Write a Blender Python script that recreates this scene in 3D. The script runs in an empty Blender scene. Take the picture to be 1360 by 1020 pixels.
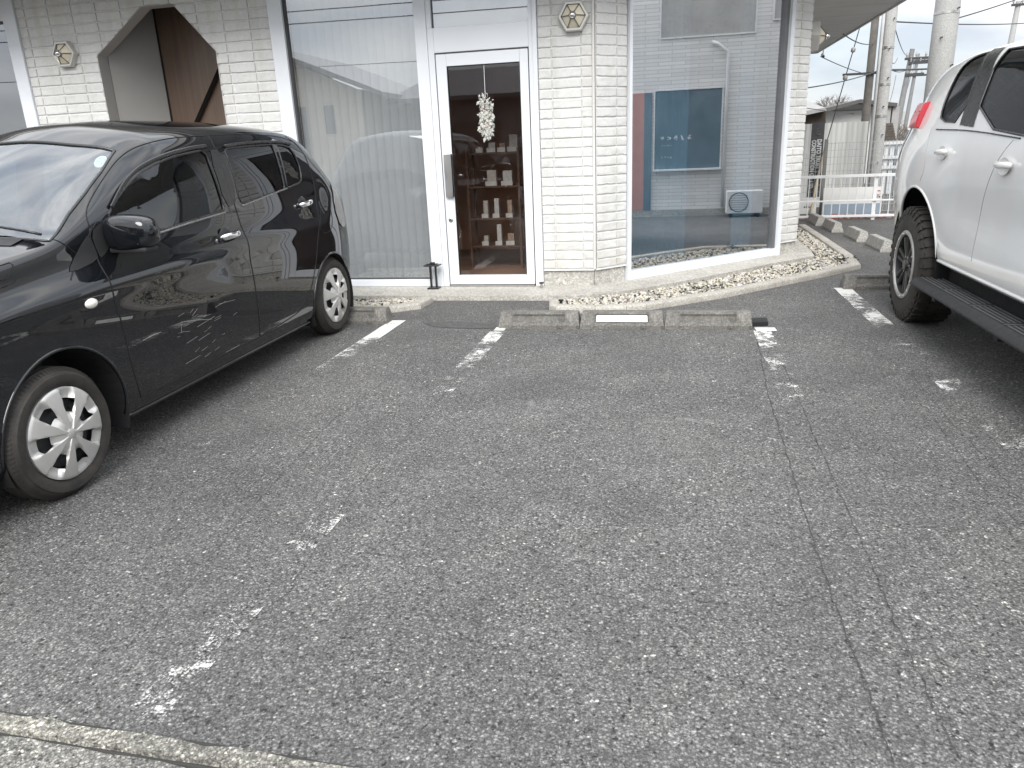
import bpy, bmesh, math, random
from mathutils import Vector, Matrix, noise
from mathutils.bvhtree import BVHTree
from mathutils.geometry import delaunay_2d_cdt
random.seed(7)
SC = bpy.context.scene
COL = SC.collection
V = Vector
PI = math.pi
# ------------------------------------------------------------------ camera frame
CH, CF, CX, CY = 1.33, 992., 680., 510.
Dn = V((135, 3110, CF)).normalized()
Yv = V((216, -326, CF)); Yv = (Yv - Dn * Yv.dot(Dn)).normalized()
Xv = Yv.cross(-Dn)
CAM = V((0, 0, CH))
def ray(px, py):
    d = V((px - CX, py - CY, CF))
    return V((Xv.dot(d), Yv.dot(d), -Dn.dot(d)))
def onp(px, py, n, k):
    r = ray(px, py); n = V(n)
    return CAM + r * ((k - n.dot(CAM)) / n.dot(r))
def gnd(px, py, z=0.): return onp(px, py, (0, 0, 1), z)
def aty(px, py, y): return onp(px, py, (0, 1, 0), y)
def atx(px, py, x): return onp(px, py, (1, 0, 0), x)
def atd(px, py, k=7.7): return onp(px, py, (-1, 1, 0), k)
# ------------------------------------------------------------------ objects
def link(o, parent=None):
    COL.objects.link(o)
    if parent is not None: o.parent = parent
    return o
def tag(o, label=None, cat=None, group=None, kind=None):
    for k, v in (('label', label), ('category', cat), ('group', group), ('kind', kind)):
        if v: o[k] = v
    return o
def empty(name, label, cat, loc=(0, 0, 0), group=None, kind=None, rz=0):
    o = bpy.data.objects.new(name, None); o.empty_display_size = .1
    link(o); o.location = loc; o.rotation_euler.z = rz
    return tag(o, label, cat, group, kind)
def obj(name, bm, mat, parent=None, smooth=False, auto=None, world=True):
    me = bpy.data.meshes.new(name)
    if all(len(e_.link_faces) > 1 for e_ in bm.edges): bmesh.ops.recalc_face_normals(bm, faces=bm.faces)
    if parent is not None and world:      # geometry was written in world space: move it into the parent's frame
        M = parent_matrix(parent)
        bm.transform(M.inverted())
    bm.to_mesh(me); bm.free()
    mats = mat if isinstance(mat, (list, tuple)) else [mat]
    for m in mats: me.materials.append(m)
    if smooth:
        me.polygons.foreach_set('use_smooth', [True] * len(me.polygons))
        if auto: me.set_sharp_from_angle(angle=math.radians(auto))
    o = bpy.data.objects.new(name, me)
    return link(o, parent)
def parent_matrix(o):
    M = Matrix.Identity(4)
    chain = []
    while o is not None: chain.append(o); o = o.parent
    for c in reversed(chain):
        M = M @ Matrix.LocRotScale(c.location, c.rotation_euler, c.scale)
    return M
def BM(): return bmesh.new()
def box(bm, lo, hi, M=None, bev=0.):
    r = bmesh.ops.create_cube(bm, size=1.)
    vs = r['verts']
    s = V(hi) - V(lo); c = (V(hi) + V(lo)) / 2
    for v in vs: v.co = V((v.co.x * s.x, v.co.y * s.y, v.co.z * s.z)) + c
    if bev > 0:
        es = list({e for v in vs for e in v.link_edges})
        rr = bmesh.ops.bevel(bm, geom=es, offset=bev, segments=2, affect='EDGES', profile=.5)
        vs = list({v for f in rr['faces'] for v in f.verts} | {v for v in vs if v.is_valid})
    if M is not None:
        for v in vs: v.co = M @ v.co
    return vs
def frame2(p, d, up=(0, 0, 1)):
    d = V(d).normalized(); u = V(up)
    s = d.cross(u)
    if s.length < 1e-5: s = V((1, 0, 0))
    s.normalize(); t = s.cross(d)
    return Matrix((( d.x, s.x, t.x, p[0]), (d.y, s.y, t.y, p[1]), (d.z, s.z, t.z, p[2]), (0, 0, 0, 1)))
def tube(bm, pts, r, n=8, cap=True, flat=1., up=(0, 0, 1)):
    pts = [V(p) for p in pts]
    rs = r if isinstance(r, (list, tuple)) else [r] * len(pts)
    rings = []
    s0 = None
    for i, p in enumerate(pts):
        d = (pts[min(i + 1, len(pts) - 1)] - pts[max(i - 1, 0)]).normalized()
        if s0 is None:
            s0 = d.cross(V(up))
            if s0.length < 1e-4: s0 = d.cross(V((1, 0, 0)))
        s0 = (s0 - d * s0.dot(d)).normalized()
        t = s0.cross(d)
        rings.append([bm.verts.new(p + (s0 * math.cos(a) + t * math.sin(a) * flat) * rs[i]) for a in [2 * PI * k / n for k in range(n)]])
    for a, b in zip(rings, rings[1:]):
        for k in range(n): bm.faces.new((a[k], a[(k + 1) % n], b[(k + 1) % n], b[k]))
    if cap:
        bm.faces.new(rings[0][::-1]); bm.faces.new(rings[-1])
def prism(bm, pts, off):
    """closed polygon pts (3-D, planar) extruded by vector off"""
    off = V(off)
    a = [bm.verts.new(V(p)) for p in pts]; b = [bm.verts.new(V(p) + off) for p in pts]
    n = len(a)
    f1 = bm.faces.new(a); f2 = bm.faces.new(b[::-1])
    for k in range(n): bm.faces.new((a[k], b[k], b[(k + 1) % n], a[(k + 1) % n]))
    return f1, f2
def lathe(bm, prof, M, n=48, close=False):
    """prof: (r, x) along local x axis; M places it"""
    rings = []
    for r, x in prof:
        rings.append([bm.verts.new(M @ V((x, r * math.cos(2 * PI * k / n), r * math.sin(2 * PI * k / n)))) for k in range(n)])
    R = rings + ([rings[0]] if close else [])
    for a, b in zip(R, R[1:]):
        for k in range(n): bm.faces.new((a[k], a[(k + 1) % n], b[(k + 1) % n], b[k]))
    return rings
# ------------------------------------------------------------------ materials
class NT:
    def __init__(s, name):
        s.m = bpy.data.materials.new(name); s.m.use_nodes = True
        s.t = s.m.node_tree; s.t.nodes.clear()
        s.out = s.t.nodes.new('ShaderNodeOutputMaterial')
        s.tc = None
    def n(s, typ, **kw):
        nd = s.t.nodes.new('ShaderNode' + typ)
        for k, v in kw.items():
            if k[0] == '_': setattr(nd, k[1:], v)
            else:
                key = int(k[1:]) if k[0] == 'i' and k[1:].isdigit() else k.replace('__', ' ')
                s.set(nd, key, v)
        return nd
    def set(s, nd, key, v):
        if isinstance(v, bpy.types.NodeSocket): s.t.links.new(v, nd.inputs[key])
        elif isinstance(v, bpy.types.Node): s.t.links.new(v.outputs[0], nd.inputs[key])
        else:
            sk = nd.inputs[key]
            if hasattr(sk.default_value, '__len__') and not hasattr(v, '__len__'): v = [v] * len(sk.default_value)
            if hasattr(v, '__len__') and len(sk.default_value) == 4 and len(v) == 3: v = (*v, 1)
            sk.default_value = v
    def obj(s):
        if s.tc is None: s.tc = s.t.nodes.new('ShaderNodeTexCoord')
        return s.tc.outputs['Object']
    def noise(s, scale, detail=4, rough=.55, vec=None, dist=0.):
        return s.n('TexNoise', Scale=scale, Detail=detail, Roughness=rough, Distortion=dist, Vector=vec or s.obj())
    def vor(s, scale, feature='F1', vec=None, rnd=1.):
        return s.n('TexVoronoi', _feature=feature, Scale=scale, Vector=vec or s.obj(), Randomness=rnd)
    def ramp(s, fac, stops):
        nd = s.t.nodes.new('ShaderNodeValToRGB'); s.t.links.new(fac if isinstance(fac, bpy.types.NodeSocket) else fac.outputs[0], nd.inputs[0])
        el = nd.color_ramp.elements
        while len(el) < len(stops): el.new(.5)
        for e, (p, c) in zip(el, stops):
            e.position = p; e.color = (*c, 1) if hasattr(c, '__len__') else (c, c, c, 1)
        return nd.outputs[0]
    def mix(s, fac, a, b, mode='MIX'):
        nd = s.t.nodes.new('ShaderNodeMix'); nd.data_type = 'RGBA'; nd.blend_type = mode
        s.set(nd, 0, fac); s.set(nd, 6, a); s.set(nd, 7, b)
        return nd.outputs[2]
    def math(s, op, a, b=0., c=None):
        nd = s.t.nodes.new('ShaderNodeMath'); nd.operation = op
        s.set(nd, 0, a); s.set(nd, 1, b)
        if c is not None: s.set(nd, 2, c)
        return nd.outputs[0]
    def mapr(s, v, a, b, c=0., d=1.):
        nd = s.t.nodes.new('ShaderNodeMapRange'); s.set(nd, 0, v)
        for i, x in enumerate((a, b, c, d)): nd.inputs[i + 1].default_value = x
        return nd.outputs[0]
    def bump(s, h, strength=.3, dist=.01, normal=None):
        nd = s.n('Bump', Strength=strength, Distance=dist, Height=h)
        if normal is not None: s.set(nd, 'Normal', normal)
        return nd.outputs[0]
    def pbr(s, color, rough=.6, metal=0., normal=None, **kw):
        nd = s.t.nodes.new('ShaderNodeBsdfPrincipled')
        s.set(nd, 'Base Color', color); s.set(nd, 'Roughness', rough); s.set(nd, 'Metallic', metal)
        if normal is not None: s.set(nd, 'Normal', normal)
        for k, v in kw.items(): s.set(nd, k.replace('_', ' '), v)
        return nd
    def done(s, shader, disp=None):
        s.t.links.new(shader.outputs[0] if isinstance(shader, bpy.types.Node) else shader, s.out.inputs[0])
        return s.m
MATS = {}
def plain(name, c, rough=.6, metal=0., var=.12, scale=8., bump=0., coat=0., bscale=60.):
    """painted or moulded surface with faint colour variation"""
    if name in MATS: return MATS[name]
    t = NT(name)
    nz = t.noise(scale, 5)
    c2 = [x * (1 - var) for x in c]; c3 = [min(1, x * (1 + var * .5)) for x in c]
    col = t.ramp(nz.outputs[0], [(.3, c2), (.7, c3)])
    rr = t.mapr(t.noise(scale * 3, 3).outputs[0], .3, .7, max(.02, rough - .06), rough + .06)
    nm = t.bump(t.noise(bscale, 4).outputs[0], bump, .004) if bump else None
    p = t.pbr(col, rr, metal, nm)
    if coat: p.inputs['Coat Weight'].default_value = coat; p.inputs['Coat Roughness'].default_value = .03
    MATS[name] = t.done(p); return MATS[name]

def glass_mat(name, tint, base_refl, rough=.0, wav=.0):
    t = NT(name)
    fr = t.n('Fresnel', IOR=1.5)
    nm = None
    fac = t.math('ADD', t.math('MULTIPLY', fr.outputs[0], 1 - base_refl), base_refl)
    back = t.n('NewGeometry').outputs['Backfacing']      # reflect at the outer face only
    fac = t.math('MULTIPLY', fac, t.math('SUBTRACT', 1., back))
    tr = t.n('BsdfTransparent', Color=tint)
    gl = t.n('BsdfGlossy', Color=(.95, .97, 1), Roughness=rough)
    if wav:
        nm = t.bump(t.noise(1.2, 2).outputs[0], wav, .02); t.set(gl, 'Normal', nm)
    mx = t.n('MixShader', i0=fac, i1=tr, i2=gl)
    return t.done(mx)
# asphalt
def stones(t, c, vec, scale, thr, rad, lo, hi, zone, soft=.06):
    """scatter of irregular stones: cells picked at random, more of them where zone is high"""
    v = t.vor(scale, vec=vec); sc = t.n('SeparateColor', Color=v.outputs['Color'])
    pick = t.math('ADD', sc.outputs[0], zone)
    rr = t.math('MULTIPLY', t.math('ADD', sc.outputs[1], .5), rad)
    inside = t.mapr(t.math('SUBTRACT', rr, v.outputs['Distance']), 0, soft, 0, 1)
    m = t.math('MULTIPLY', t.math('GREATER_THAN', pick, thr), inside)
    tone = t.ramp(sc.outputs[2], [(0, lo), (1, hi)])
    return t.mix(m, c, t.mix(1., c, tone, 'MULTIPLY')), m
def asphalt(name='asphalt', c1=(.155, .152, .147), c2=(.212, .208, .202), k=1.):
    t = NT(name); o = t.obj()
    big = t.noise(.55, 5, .6); mid = t.noise(3.2, 6, .65)
    dn = t.n('TexNoise', Scale=90, Detail=2, Vector=o)
    vec = t.n('VectorMath', _operation='ADD', i0=o, i1=t.n('VectorMath', _operation='SCALE', i0=dn.outputs['Color'], Scale=.007).outputs[0]).outputs[0]
    base = t.ramp(mid.outputs[0], [(.25, c1), (.75, c2)])
    base = t.mix(t.mapr(big.outputs[0], .35, .7), t.mix(1., base, (.76, .76, .77), 'MULTIPLY'), base)
    grain = t.ramp(t.noise(230, 4, .75).outputs[0], [(.28, .38), (.5, .95), (.72, 1.55)])
    c = t.mix(1., base, grain, 'MULTIPLY')
    v0 = t.vor(200, vec=vec)
    c = t.mix(.7, c, t.mix(1., c, t.ramp(t.n('SeparateColor', Color=v0.outputs['Color']).outputs[0], [(0, .62), (.6, 1.), (1, 1.55)]), 'MULTIPLY'))
    v9 = t.vor(112, vec=vec); cz = t.n('SeparateColor', Color=v9.outputs['Color'])
    cell = t.mix(1., t.ramp(cz.outputs[0], [(0., .55), (.5, .9), (.85, 1.2), (1., 1.9)]), t.mapr(v9.outputs['Distance'], .22, .6, 1.15, .42), 'MULTIPLY')
    c = t.mix(.75, c, t.mix(1., c, cell, 'MULTIPLY'))
    zone = t.mapr(t.noise(1.7, 6, .65, dist=.5).outputs[0], .35, .68, -.22, .16)
    c, m1 = stones(t, c, vec, 130, .72, .42, (1.05,) * 3, (1.9, 1.88, 1.82), zone)
    c, m2 = stones(t, c, vec, 72, .82, .40, (1.25,) * 3, (2.8, 2.76, 2.65), zone)
    c, m3 = stones(t, c, vec, 46, .93, .34, (1.3,) * 3, (3.0, 2.95, 2.8), zone)
    c, m4 = stones(t, c, vec, 95, .80, .40, (.35,) * 3, (.7,) * 3, zone)
    w = t.ramp(t.noise(.9, 8, .72, dist=.5).outputs[0], [(.45, 0.), (.68, .8)])
    c = t.mix(w, c, t.mix(1., c, (1.32, 1.31, 1.28), 'MULTIPLY'))
    sp = t.ramp(t.noise(5., 4, .6, dist=.5).outputs[0], [(.64, 0.), (.74, .35)])
    c = t.mix(sp, c, t.mix(1., c, (.66, .66, .68), 'MULTIPLY'))
    pits = t.ramp(t.noise(62, 3, .6, vec=vec).outputs[0], [(.33, .28), (.41, 1.)])
    c = t.mix(1., c, pits, 'MULTIPLY')
    h = t.math('ADD', t.math('MULTIPLY', m2, .8), t.math('MULTIPLY', t.noise(120, 4, .7).outputs[0], 1.6))
    h = t.math('ADD', h, t.math('MULTIPLY', m1, .5)); h = t.math('ADD', h, t.math('MULTIPLY', v9.outputs['Distance'], -1.))
    nm = t.bump(h, .6 * k, .005)
    return t.done(t.pbr(c, t.mapr(mid.outputs[0], .3, .7, .78, .92), 0, nm, Specular_IOR_Level=.35))
def grit(name, c1, c2, scale=90, bump=.5, dark=.6, stain=.5, sc2=2.5):
    """concrete / stone with aggregate, stains and pits"""
    t = NT(name)
    v = t.vor(scale)
    m = t.noise(sc2, 7, .65, dist=.3)
    c = t.ramp(m.outputs[0], [(.3, c1), (.7, c2)])
    c = t.mix(.6, c, t.mix(1., c, t.ramp(t.n('SeparateColor', Color=v.outputs['Color']).outputs[0], [(0, .6), (.6, 1.), (1, 1.5)]), 'MULTIPLY'))
    st = t.ramp(t.noise(sc2 * 2.6, 6, .7, dist=.8).outputs[0], [(.5, 0.), (.72, stain)])
    c = t.mix(st, c, t.mix(1., c, (dark, dark * .98, dark * .94), 'MULTIPLY'))
    pits = t.ramp(t.noise(scale * .7, 3).outputs[0], [(.3, .55), (.4, 1.)])
    c = t.mix(1., c, pits, 'MULTIPLY')
    nm = t.bump(t.math('ADD', t.noise(scale * .7, 4).outputs[0], t.math('MULTIPLY', v.outputs['Distance'], .6)), bump, .005)
    return t.done(t.pbr(c, .85, 0, nm))
def worn_paint(name, lo, hi, col=(.72, .71, .68)):
    t = NT(name)
    n1 = t.noise(2.2, 3, .6); n2 = t.noise(17, 6, .72, dist=.6); v = t.vor(120)
    m = t.math('ADD', t.math('MULTIPLY', n1.outputs[0], .55), t.math('MULTIPLY', n2.outputs[0], .45))
    m = t.math('ADD', m, t.math('MULTIPLY', v.outputs['Distance'], -.12))
    # paint survives better near its kept end: attribute along the strip
    at = t.n('Attribute', _attribute_name='keep')
    m = t.math('ADD', m, t.math('MULTIPLY', at.outputs['Fac'], .5))
    a = t.mapr(m, lo, hi)
    c = t.mix(n2.outputs[0], [x * .75 for x in col], col)
    p = t.pbr(c, .75, 0, t.bump(n2.outputs[0], .3, .003))
    tr = t.n('BsdfTransparent')
    return t.done(t.n('MixShader', i0=a, i1=tr, i2=p))
M_asphalt = asphalt()
M_conc = grit('weathered_concrete', (.20, .19, .17), (.33, .315, .28), 110, .6)
M_stop = grit('stop_concrete', (.12, .115, .105), (.21, .20, .182), 95, .7, .55, .7, 4)
M_curb = grit('kerb_stone', (.33, .31, .275), (.46, .435, .39), 120, .4, .75, .4)
M_apron = grit('apron_concrete', (.36, .34, .305), (.48, .46, .42), 80, .3, .75, .5)
M_gutter = asphalt('gutter_concrete', (.27, .258, .225), (.40, .385, .34), 1.3)
M_gutter2 = asphalt('street_concrete', (.22, .215, .20), (.32, .31, .285), 1.3)
M_footing = grit('footing_concrete', (.36, .35, .32), (.47, .455, .42), 60, .15, .8, .45, 1.6)
M_paint = worn_paint('worn_line_paint', .52, .60)
M_white = plain('white_aluminium', (.70, .725, .76), .38, var=.04, scale=2, coat=.15)
M_whited = plain('white_painted_steel', (.74, .75, .75), .45, var=.10, scale=6)
M_black = plain('black_rubber', (.012, .012, .013), .55, var=.2)
M_blackm = plain('black_metal', (.015, .015, .016), .35, var=.2)
M_dark = plain('dark_void', (.01, .01, .011), .9)
M_seam = plain('panel_gap', (.004, .004, .005), .8)
M_chrome = plain('chrome', (.78, .78, .78), .12, 1., var=.03)
M_steel = plain('brushed_steel', (.55, .54, .52), .35, 1., var=.03, scale=3)
def brickmat():
    t = NT('white_split_brick')
    n1 = t.noise(1.4, 5, .6); n2 = t.noise(45, 6, .7); n3 = t.noise(9, 5, .6)
    c = t.ramp(n1.outputs[0], [(.3, (.58, .58, .565)), (.7, (.675, .67, .655))])
    c = t.mix(.5, c, t.mix(1., c, t.ramp(n2.outputs[0], [(.3, .82), (.6, 1.05)]), 'MULTIPLY'))
    st = t.ramp(t.n('TexNoise', Scale=1., Detail=6, Vector=t.n('Mapping', Vector=t.obj(), Scale=(9, 9, .8))).outputs[0], [(.48, 0.), (.72, .7)])
    c = t.mix(st, c, t.mix(1., c, (.84, .82, .77), 'MULTIPLY'))
    sz = t.n('SeparateXYZ', Vector=t.obj())
    sp = t.math('MULTIPLY', t.mapr(sz.outputs[2], .55, .19, 0., .8), t.ramp(t.noise(6, 6, .7).outputs[0], [(.35, 0.), (.7, 1.)]))
    c = t.mix(sp, c, t.mix(1., c, (.72, .69, .62), 'MULTIPLY'))
    h = t.math('ADD', t.math('MULTIPLY', n2.outputs[0], .5), n3.outputs[0])
    return t.done(t.pbr(c, .8, 0, t.bump(h, .35, .006)))
M_brick = brickmat()
M_joint = plain('brick_joint', (.66, .655, .635), .9, var=.15, scale=30)
# ================================================================== WORLD, SUN, CAMERA
def world():
    w = bpy.data.worlds.new('World'); SC.world = w; w.use_nodes = True
    t = w.node_tree; t.nodes.clear()
    N = lambda ty: t.nodes.new('ShaderNode' + ty); L = t.links.new
    out = N('OutputWorld'); bg = N('Background'); bg.inputs[1].default_value = .066
    sky = N('TexSky'); sky.sky_type = 'NISHITA'; sky.sun_disc = False
    sky.sun_elevation = math.radians(SUN_EL); sky.sun_rotation = math.radians(SUN_ROT)
    sky.air_density = 1.; sky.dust_density = 1.5
    tc = N('TexCoord'); mp = N('Mapping'); mp.inputs['Scale'].default_value = (1, 1, 2.6)
    L(tc.outputs['Generated'], mp.inputs[0])
    nz = N('TexNoise'); nz.inputs['Scale'].default_value = 2.3; nz.inputs['Detail'].default_value = 9; nz.inputs['Roughness'].default_value = .58
    nz.inputs['Distortion'].default_value = .3
    L(mp.outputs[0], nz.inputs['Vector'])
    r = N('ValToRGB'); L(nz.outputs[0], r.inputs[0])
    r.color_ramp.elements[0].position = .30; r.color_ramp.elements[0].color = (.35,) * 3 + (1,)
    r.color_ramp.elements[1].position = .56; r.color_ramp.elements[1].color = (1, 1, 1, 1)
    nz2 = N('TexNoise'); nz2.inputs['Scale'].default_value = 3.1; nz2.inputs['Detail'].default_value = 7
    mp2 = N('Mapping'); mp2.inputs['Location'].default_value = (3.1, 1.7, .4); mp2.inputs['Scale'].default_value = (1, 1, 3)
    L(tc.outputs['Generated'], mp2.inputs[0]); L(mp2.outputs[0], nz2.inputs['Vector'])
    r2 = N('ValToRGB'); L(nz2.outputs[0], r2.inputs[0])
    r2.color_ramp.elements[0].position = .34; r2.color_ramp.elements[0].color = (5.2, 5.7, 6.4, 1)
    r2.color_ramp.elements[1].position = .62; r2.color_ramp.elements[1].color = (10.2, 10.2, 10.1, 1)
    mx = N('Mix'); mx.data_type = 'RGBA'
    # overcast sky: zenith brighter than the horizon
    sp = N('SeparateXYZ'); L(tc.outputs['Generated'], sp.inputs[0])
    mr = N('MapRange'); L(sp.outputs[2], mr.inputs[0]); mr.inputs[1].default_value = 0; mr.inputs[2].default_value = .9; mr.inputs[3].default_value = .95; mr.inputs[4].default_value = 2.2
    mul = N('Mix'); mul.data_type = 'RGBA'; mul.blend_type = 'MULTIPLY'; mul.inputs[0].default_value = 1.
    # blue gaps keep some of the thin cloud veil
    veil = N('Mix'); veil.data_type = 'RGBA'; veil.inputs[0].default_value = .35
    L(sky.outputs[0], veil.inputs[6]); veil.inputs[7].default_value = (8.2, 9.0, 9.9, 1)
    L(r.outputs[0], mx.inputs[0]); L(veil.outputs[2], mx.inputs[6]); L(r2.outputs[0], mx.inputs[7])
    L(mx.outputs[2], mul.inputs[6]); L(mr.outputs[0], mul.inputs[7]); L(mul.outputs[2], bg.inputs[0]); L(bg.outputs[0], out.inputs[0])
SUN_EL, SUN_AZ = 43., 172.       # azimuth measured clockwise from +Y (into the picture)
SUN_ROT = SUN_AZ
world()
sd = bpy.data.lights.new('sun', 'SUN'); sd.energy = 2.0; sd.angle = math.radians(38); sd.color = (1, .98, .95)
so = link(bpy.data.objects.new('sun', sd))
a, e = math.radians(SUN_AZ), math.radians(SUN_EL)
sdir = V((math.sin(a) * math.cos(e), math.cos(a) * math.cos(e), math.sin(e)))   # towards the sun
so.rotation_euler = (-sdir).to_track_quat('-Z', 'Y').to_euler()
cd = bpy.data.cameras.new('camera'); co = link(bpy.data.objects.new('camera', cd)); SC.camera = co
cd.sensor_fit = 'HORIZONTAL'; cd.sensor_width = 36; cd.lens = CF / 1360 * 36; cd.clip_end = 3000; cd.clip_start = .02
# camera axes in world: right, up, back
rt = V((Xv.x, Yv.x, -Dn.x)); dn = V((Xv.y, Yv.y, -Dn.y)); fw = V((Xv.z, Yv.z, -Dn.z))
co.matrix_world = Matrix(((rt.x, -dn.x, -fw.x, 0), (rt.y, -dn.y, -fw.y, 0), (rt.z, -dn.z, -fw.z, CH), (0, 0, 0, 1)))
SC.view_settings.view_transform = 'Standard'; SC.view_settings.look = 'None'; SC.view_settings.gamma = 1
SC.view_settings.exposure = EXPO if 'EXPO' in globals() else 1.0
SC.cycles.max_bounces = 8; SC.cycles.transparent_max_bounces = 12; SC.cycles.glossy_bounces = 4; SC.cycles.diffuse_bounces = 3
SC.cycles.sample_clamp_indirect = 6

# ================================================================== GROUND
def sheet(name, pts, z, mat, kind='structure', sub=0):
    bm = BM(); f = bm.faces.new([bm.verts.new((p[0], p[1], z)) for p in pts])
    if sub: bmesh.ops.subdivide_edges(bm, edges=bm.edges, cuts=sub, use_grid_fill=True)
    return tag(obj(name, bm, mat), kind=kind)
def ground():
    bm = BM()
    # one sheet to the horizon, cut open along the gutter so the kerb is a real step
    S = 900
    f = bm.faces.new([bm.verts.new(p) for p in ((-S, -S, 0), (S, -S, 0), (S, S, 0), (-S, S, 0))])
    tag(obj('asphalt_ground', bm, M_asphalt), kind='structure')
ground()
M_crack = plain('crack_soil', (.045, .043, .04), .95)  # even dark colour of the cracks and gutter joints
def gutter():
    """rough concrete kerb along the street edge, bottom left of the picture"""
    def strip(name, y0, y1, z0, z1, x0, x1, mat, seed, amp=.012, n=160):
        bm = BM(); ra = []; rb = []; rc = []; rd = []
        for i in range(n + 1):
            x = x0 + (x1 - x0) * i / n
            e0 = noise.noise(V((x * 9, seed, 0))) * amp + noise.noise(V((x * 40, seed, 3))) * amp * .4
            e1 = noise.noise(V((x * 9, seed + 9, 0))) * amp + noise.noise(V((x * 40, seed + 9, 3))) * amp * .4
            dz = noise.noise(V((x * 5, seed, 7))) * .003
            yy = -.02 * (x + 1.2)
            ra.append(bm.verts.new((x, y0 + e0 + yy, z0))); rb.append(bm.verts.new((x, y0 + e0 + yy + .004, z1 + dz)))
            rc.append(bm.verts.new((x, y1 + e1 + yy - .006, z1 + dz))); rd.append(bm.verts.new((x, y1 + e1 + yy, z0)))
        for A, B in ((ra, rb), (rb, rc), (rc, rd)):
            for k in range(n): bm.faces.new((A[k], B[k], B[k + 1], A[k + 1]))
        return tag(obj(name, bm, mat), kind='structure')
    strip('gutter_gap', 1.238, 1.254, .001, .003, -6, 6, M_crack, 3, .006)
    strip('gutter_edge', 1.190, 1.245, .0, .014, -6, 6, M_gutter, 1)
    strip('gutter_joint', 1.176, 1.192, .001, .004, -6, 6, M_crack, 5, .007)
    strip('gutter_slab', .35, 1.180, .0, .012, -6, 6, M_gutter2, 8)
gutter()
def line(name, x0, x1, ya, yb, keepf, mat=M_paint, n=60):
    """thin painted strip along Y with a per-vertex 'keep' value"""
    bm = BM(); ly = bm.verts.layers.float.new('keep')
    A = []; B = []
    for i in range(n + 1):
        y = ya + (yb - ya) * i / n
        w = .006 * noise.noise(V((x0 * 7, y * 11, 0)))
        a_ = bm.verts.new((x0 + w, y, .004)); b_ = bm.verts.new((x1 + w * .7, y, .004))
        a_[ly] = b_[ly] = keepf(y); A.append(a_); B.append(b_)
    for k in range(n): bm.faces.new((A[k], B[k], B[k + 1], A[k + 1]))
    return tag(obj(name, bm, mat), kind='structure')
def kf(*pts):
    def f(y):
        if y <= pts[0][0]: return pts[0][1]
        for (a0, b0), (a1, b1) in zip(pts, pts[1:]):
            if y <= a1: return b0 + (b1 - b0) * (y - a0) / (a1 - a0)
        return pts[-1][1]
    return f
line('painted_line', -1.33, -1.21, 1.27, 5.36, kf((1.27, .02), (1.33, .12), (1.4, .05), (1.5, .20), (1.62, .14), (1.75, .12), (1.9, .0), (2.0, .13), (2.3, .16), (2.45, -.02), (3.2, -.06), (4.0, .06), (4.5, .13), (5.1, .18), (5.36, .18)))
line('painted_line', .58, .70, 1.3, 5.42, kf((1.3, -.15), (1.7, -.03), (2.2, -.14), (3.5, -.06), (4.0, .07), (4.7, .15), (5.0, .16), (5.25, .15), (5.37, .22), (5.42, .35)))
line('painted_line', -2.25, -2.12, 2.2, 5.68, kf((2.2, -.25), (3.0, .06), (3.1, -.1), (3.7, -.06), (4.1, .12), (4.4, .20), (4.9, .26), (5.2, .36), (5.6, .5), (5.68, .6)))
line('painted_line', 1.42, 1.56, 1.6, 7.05, kf((1.6, -.3), (2.6, .0), (3.2, .1), (3.5, .05), (3.9, -.08), (4.3, .16), (4.45, -.05), (4.9, .02), (5.3, .08), (5.7, .12), (6.1, .2), (6.4, .28), (6.8, .5), (7.05, .6)))
line('painted_line', -1.31, -1.23, 5.36, 5.47, kf((5.36, .7), (5.47, .7)))
line('painted_line', .60, .74, 5.42, 5.52, kf((5.42, .6), (5.52, .6)))
M_worn = worn_paint('faint_worn_paint', .48, .70, (.36, .355, .34))
def faint(poly_px, keep=-.02, w=.03):
    pts = [gnd(*q) for q in poly_px]
    bm = BM(); ly = bm.verts.layers.float.new('keep')
    A = []; B = []
    m = 40
    for i in range(m + 1):
        u = i / m * (len(pts) - 1); k = min(int(u), len(pts) - 2); p = pts[k].lerp(pts[k + 1], u - k)
        d = (pts[k + 1] - pts[k]).normalized(); s = V((-d.y, d.x, 0)) * w * (1 + .5 * noise.noise(p * 6))
        for q, lst in ((p - s, A), (p + s, B)):
            v = bm.verts.new((q.x, q.y, .003)); v[ly] = keep; lst.append(v)
    for k in range(m): bm.faces.new((A[k], B[k], B[k + 1], A[k + 1]))
    tag(obj('worn_marking', bm, M_worn), kind='structure')
faint([(600, 560), (650, 545), (700, 548), (735, 545)], .02, .05)
faint([(640, 560), (690, 530), (730, 560), (760, 580)], .0, .04)
faint([(740, 520), (725, 560), (700, 620)], .0, .035)
faint([(860, 560), (910, 556), (975, 566)], -.02, .05)
faint([(660, 470), (628, 520), (600, 600), (540, 690)], -.03, .07)
def crack(pts_px, w=.0022, seed=0, n=150, z=.0045):
    pts = [gnd(*q) for q in pts_px]
    bm = BM(); A = []; B = []
    L = len(pts) - 1
    for i in range(n + 1):
        u = i / n * L; k = min(int(u), L - 1); p = pts[k].lerp(pts[k + 1], u - k)
        d = (pts[k + 1] - pts[k]).normalized(); s = V((-d.y, d.x, 0))
        j = noise.noise(V((u * 6 + seed * 10, seed, 0))) * .010 + noise.noise(V((u * 40, seed, 5))) * .006
        ww = w * max(.05, .9 + 1.6 * noise.noise(V((u * 14, seed, 9))))
        A.append(bm.verts.new((*(p + s * (j - ww)).xy, z))); B.append(bm.verts.new((*(p + s * (j + ww)).xy, z)))
    for k in range(n): bm.faces.new((A[k], B[k], B[k + 1], A[k + 1]))
    tag(obj('asphalt_crack', bm, M_crack), kind='structure')
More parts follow.
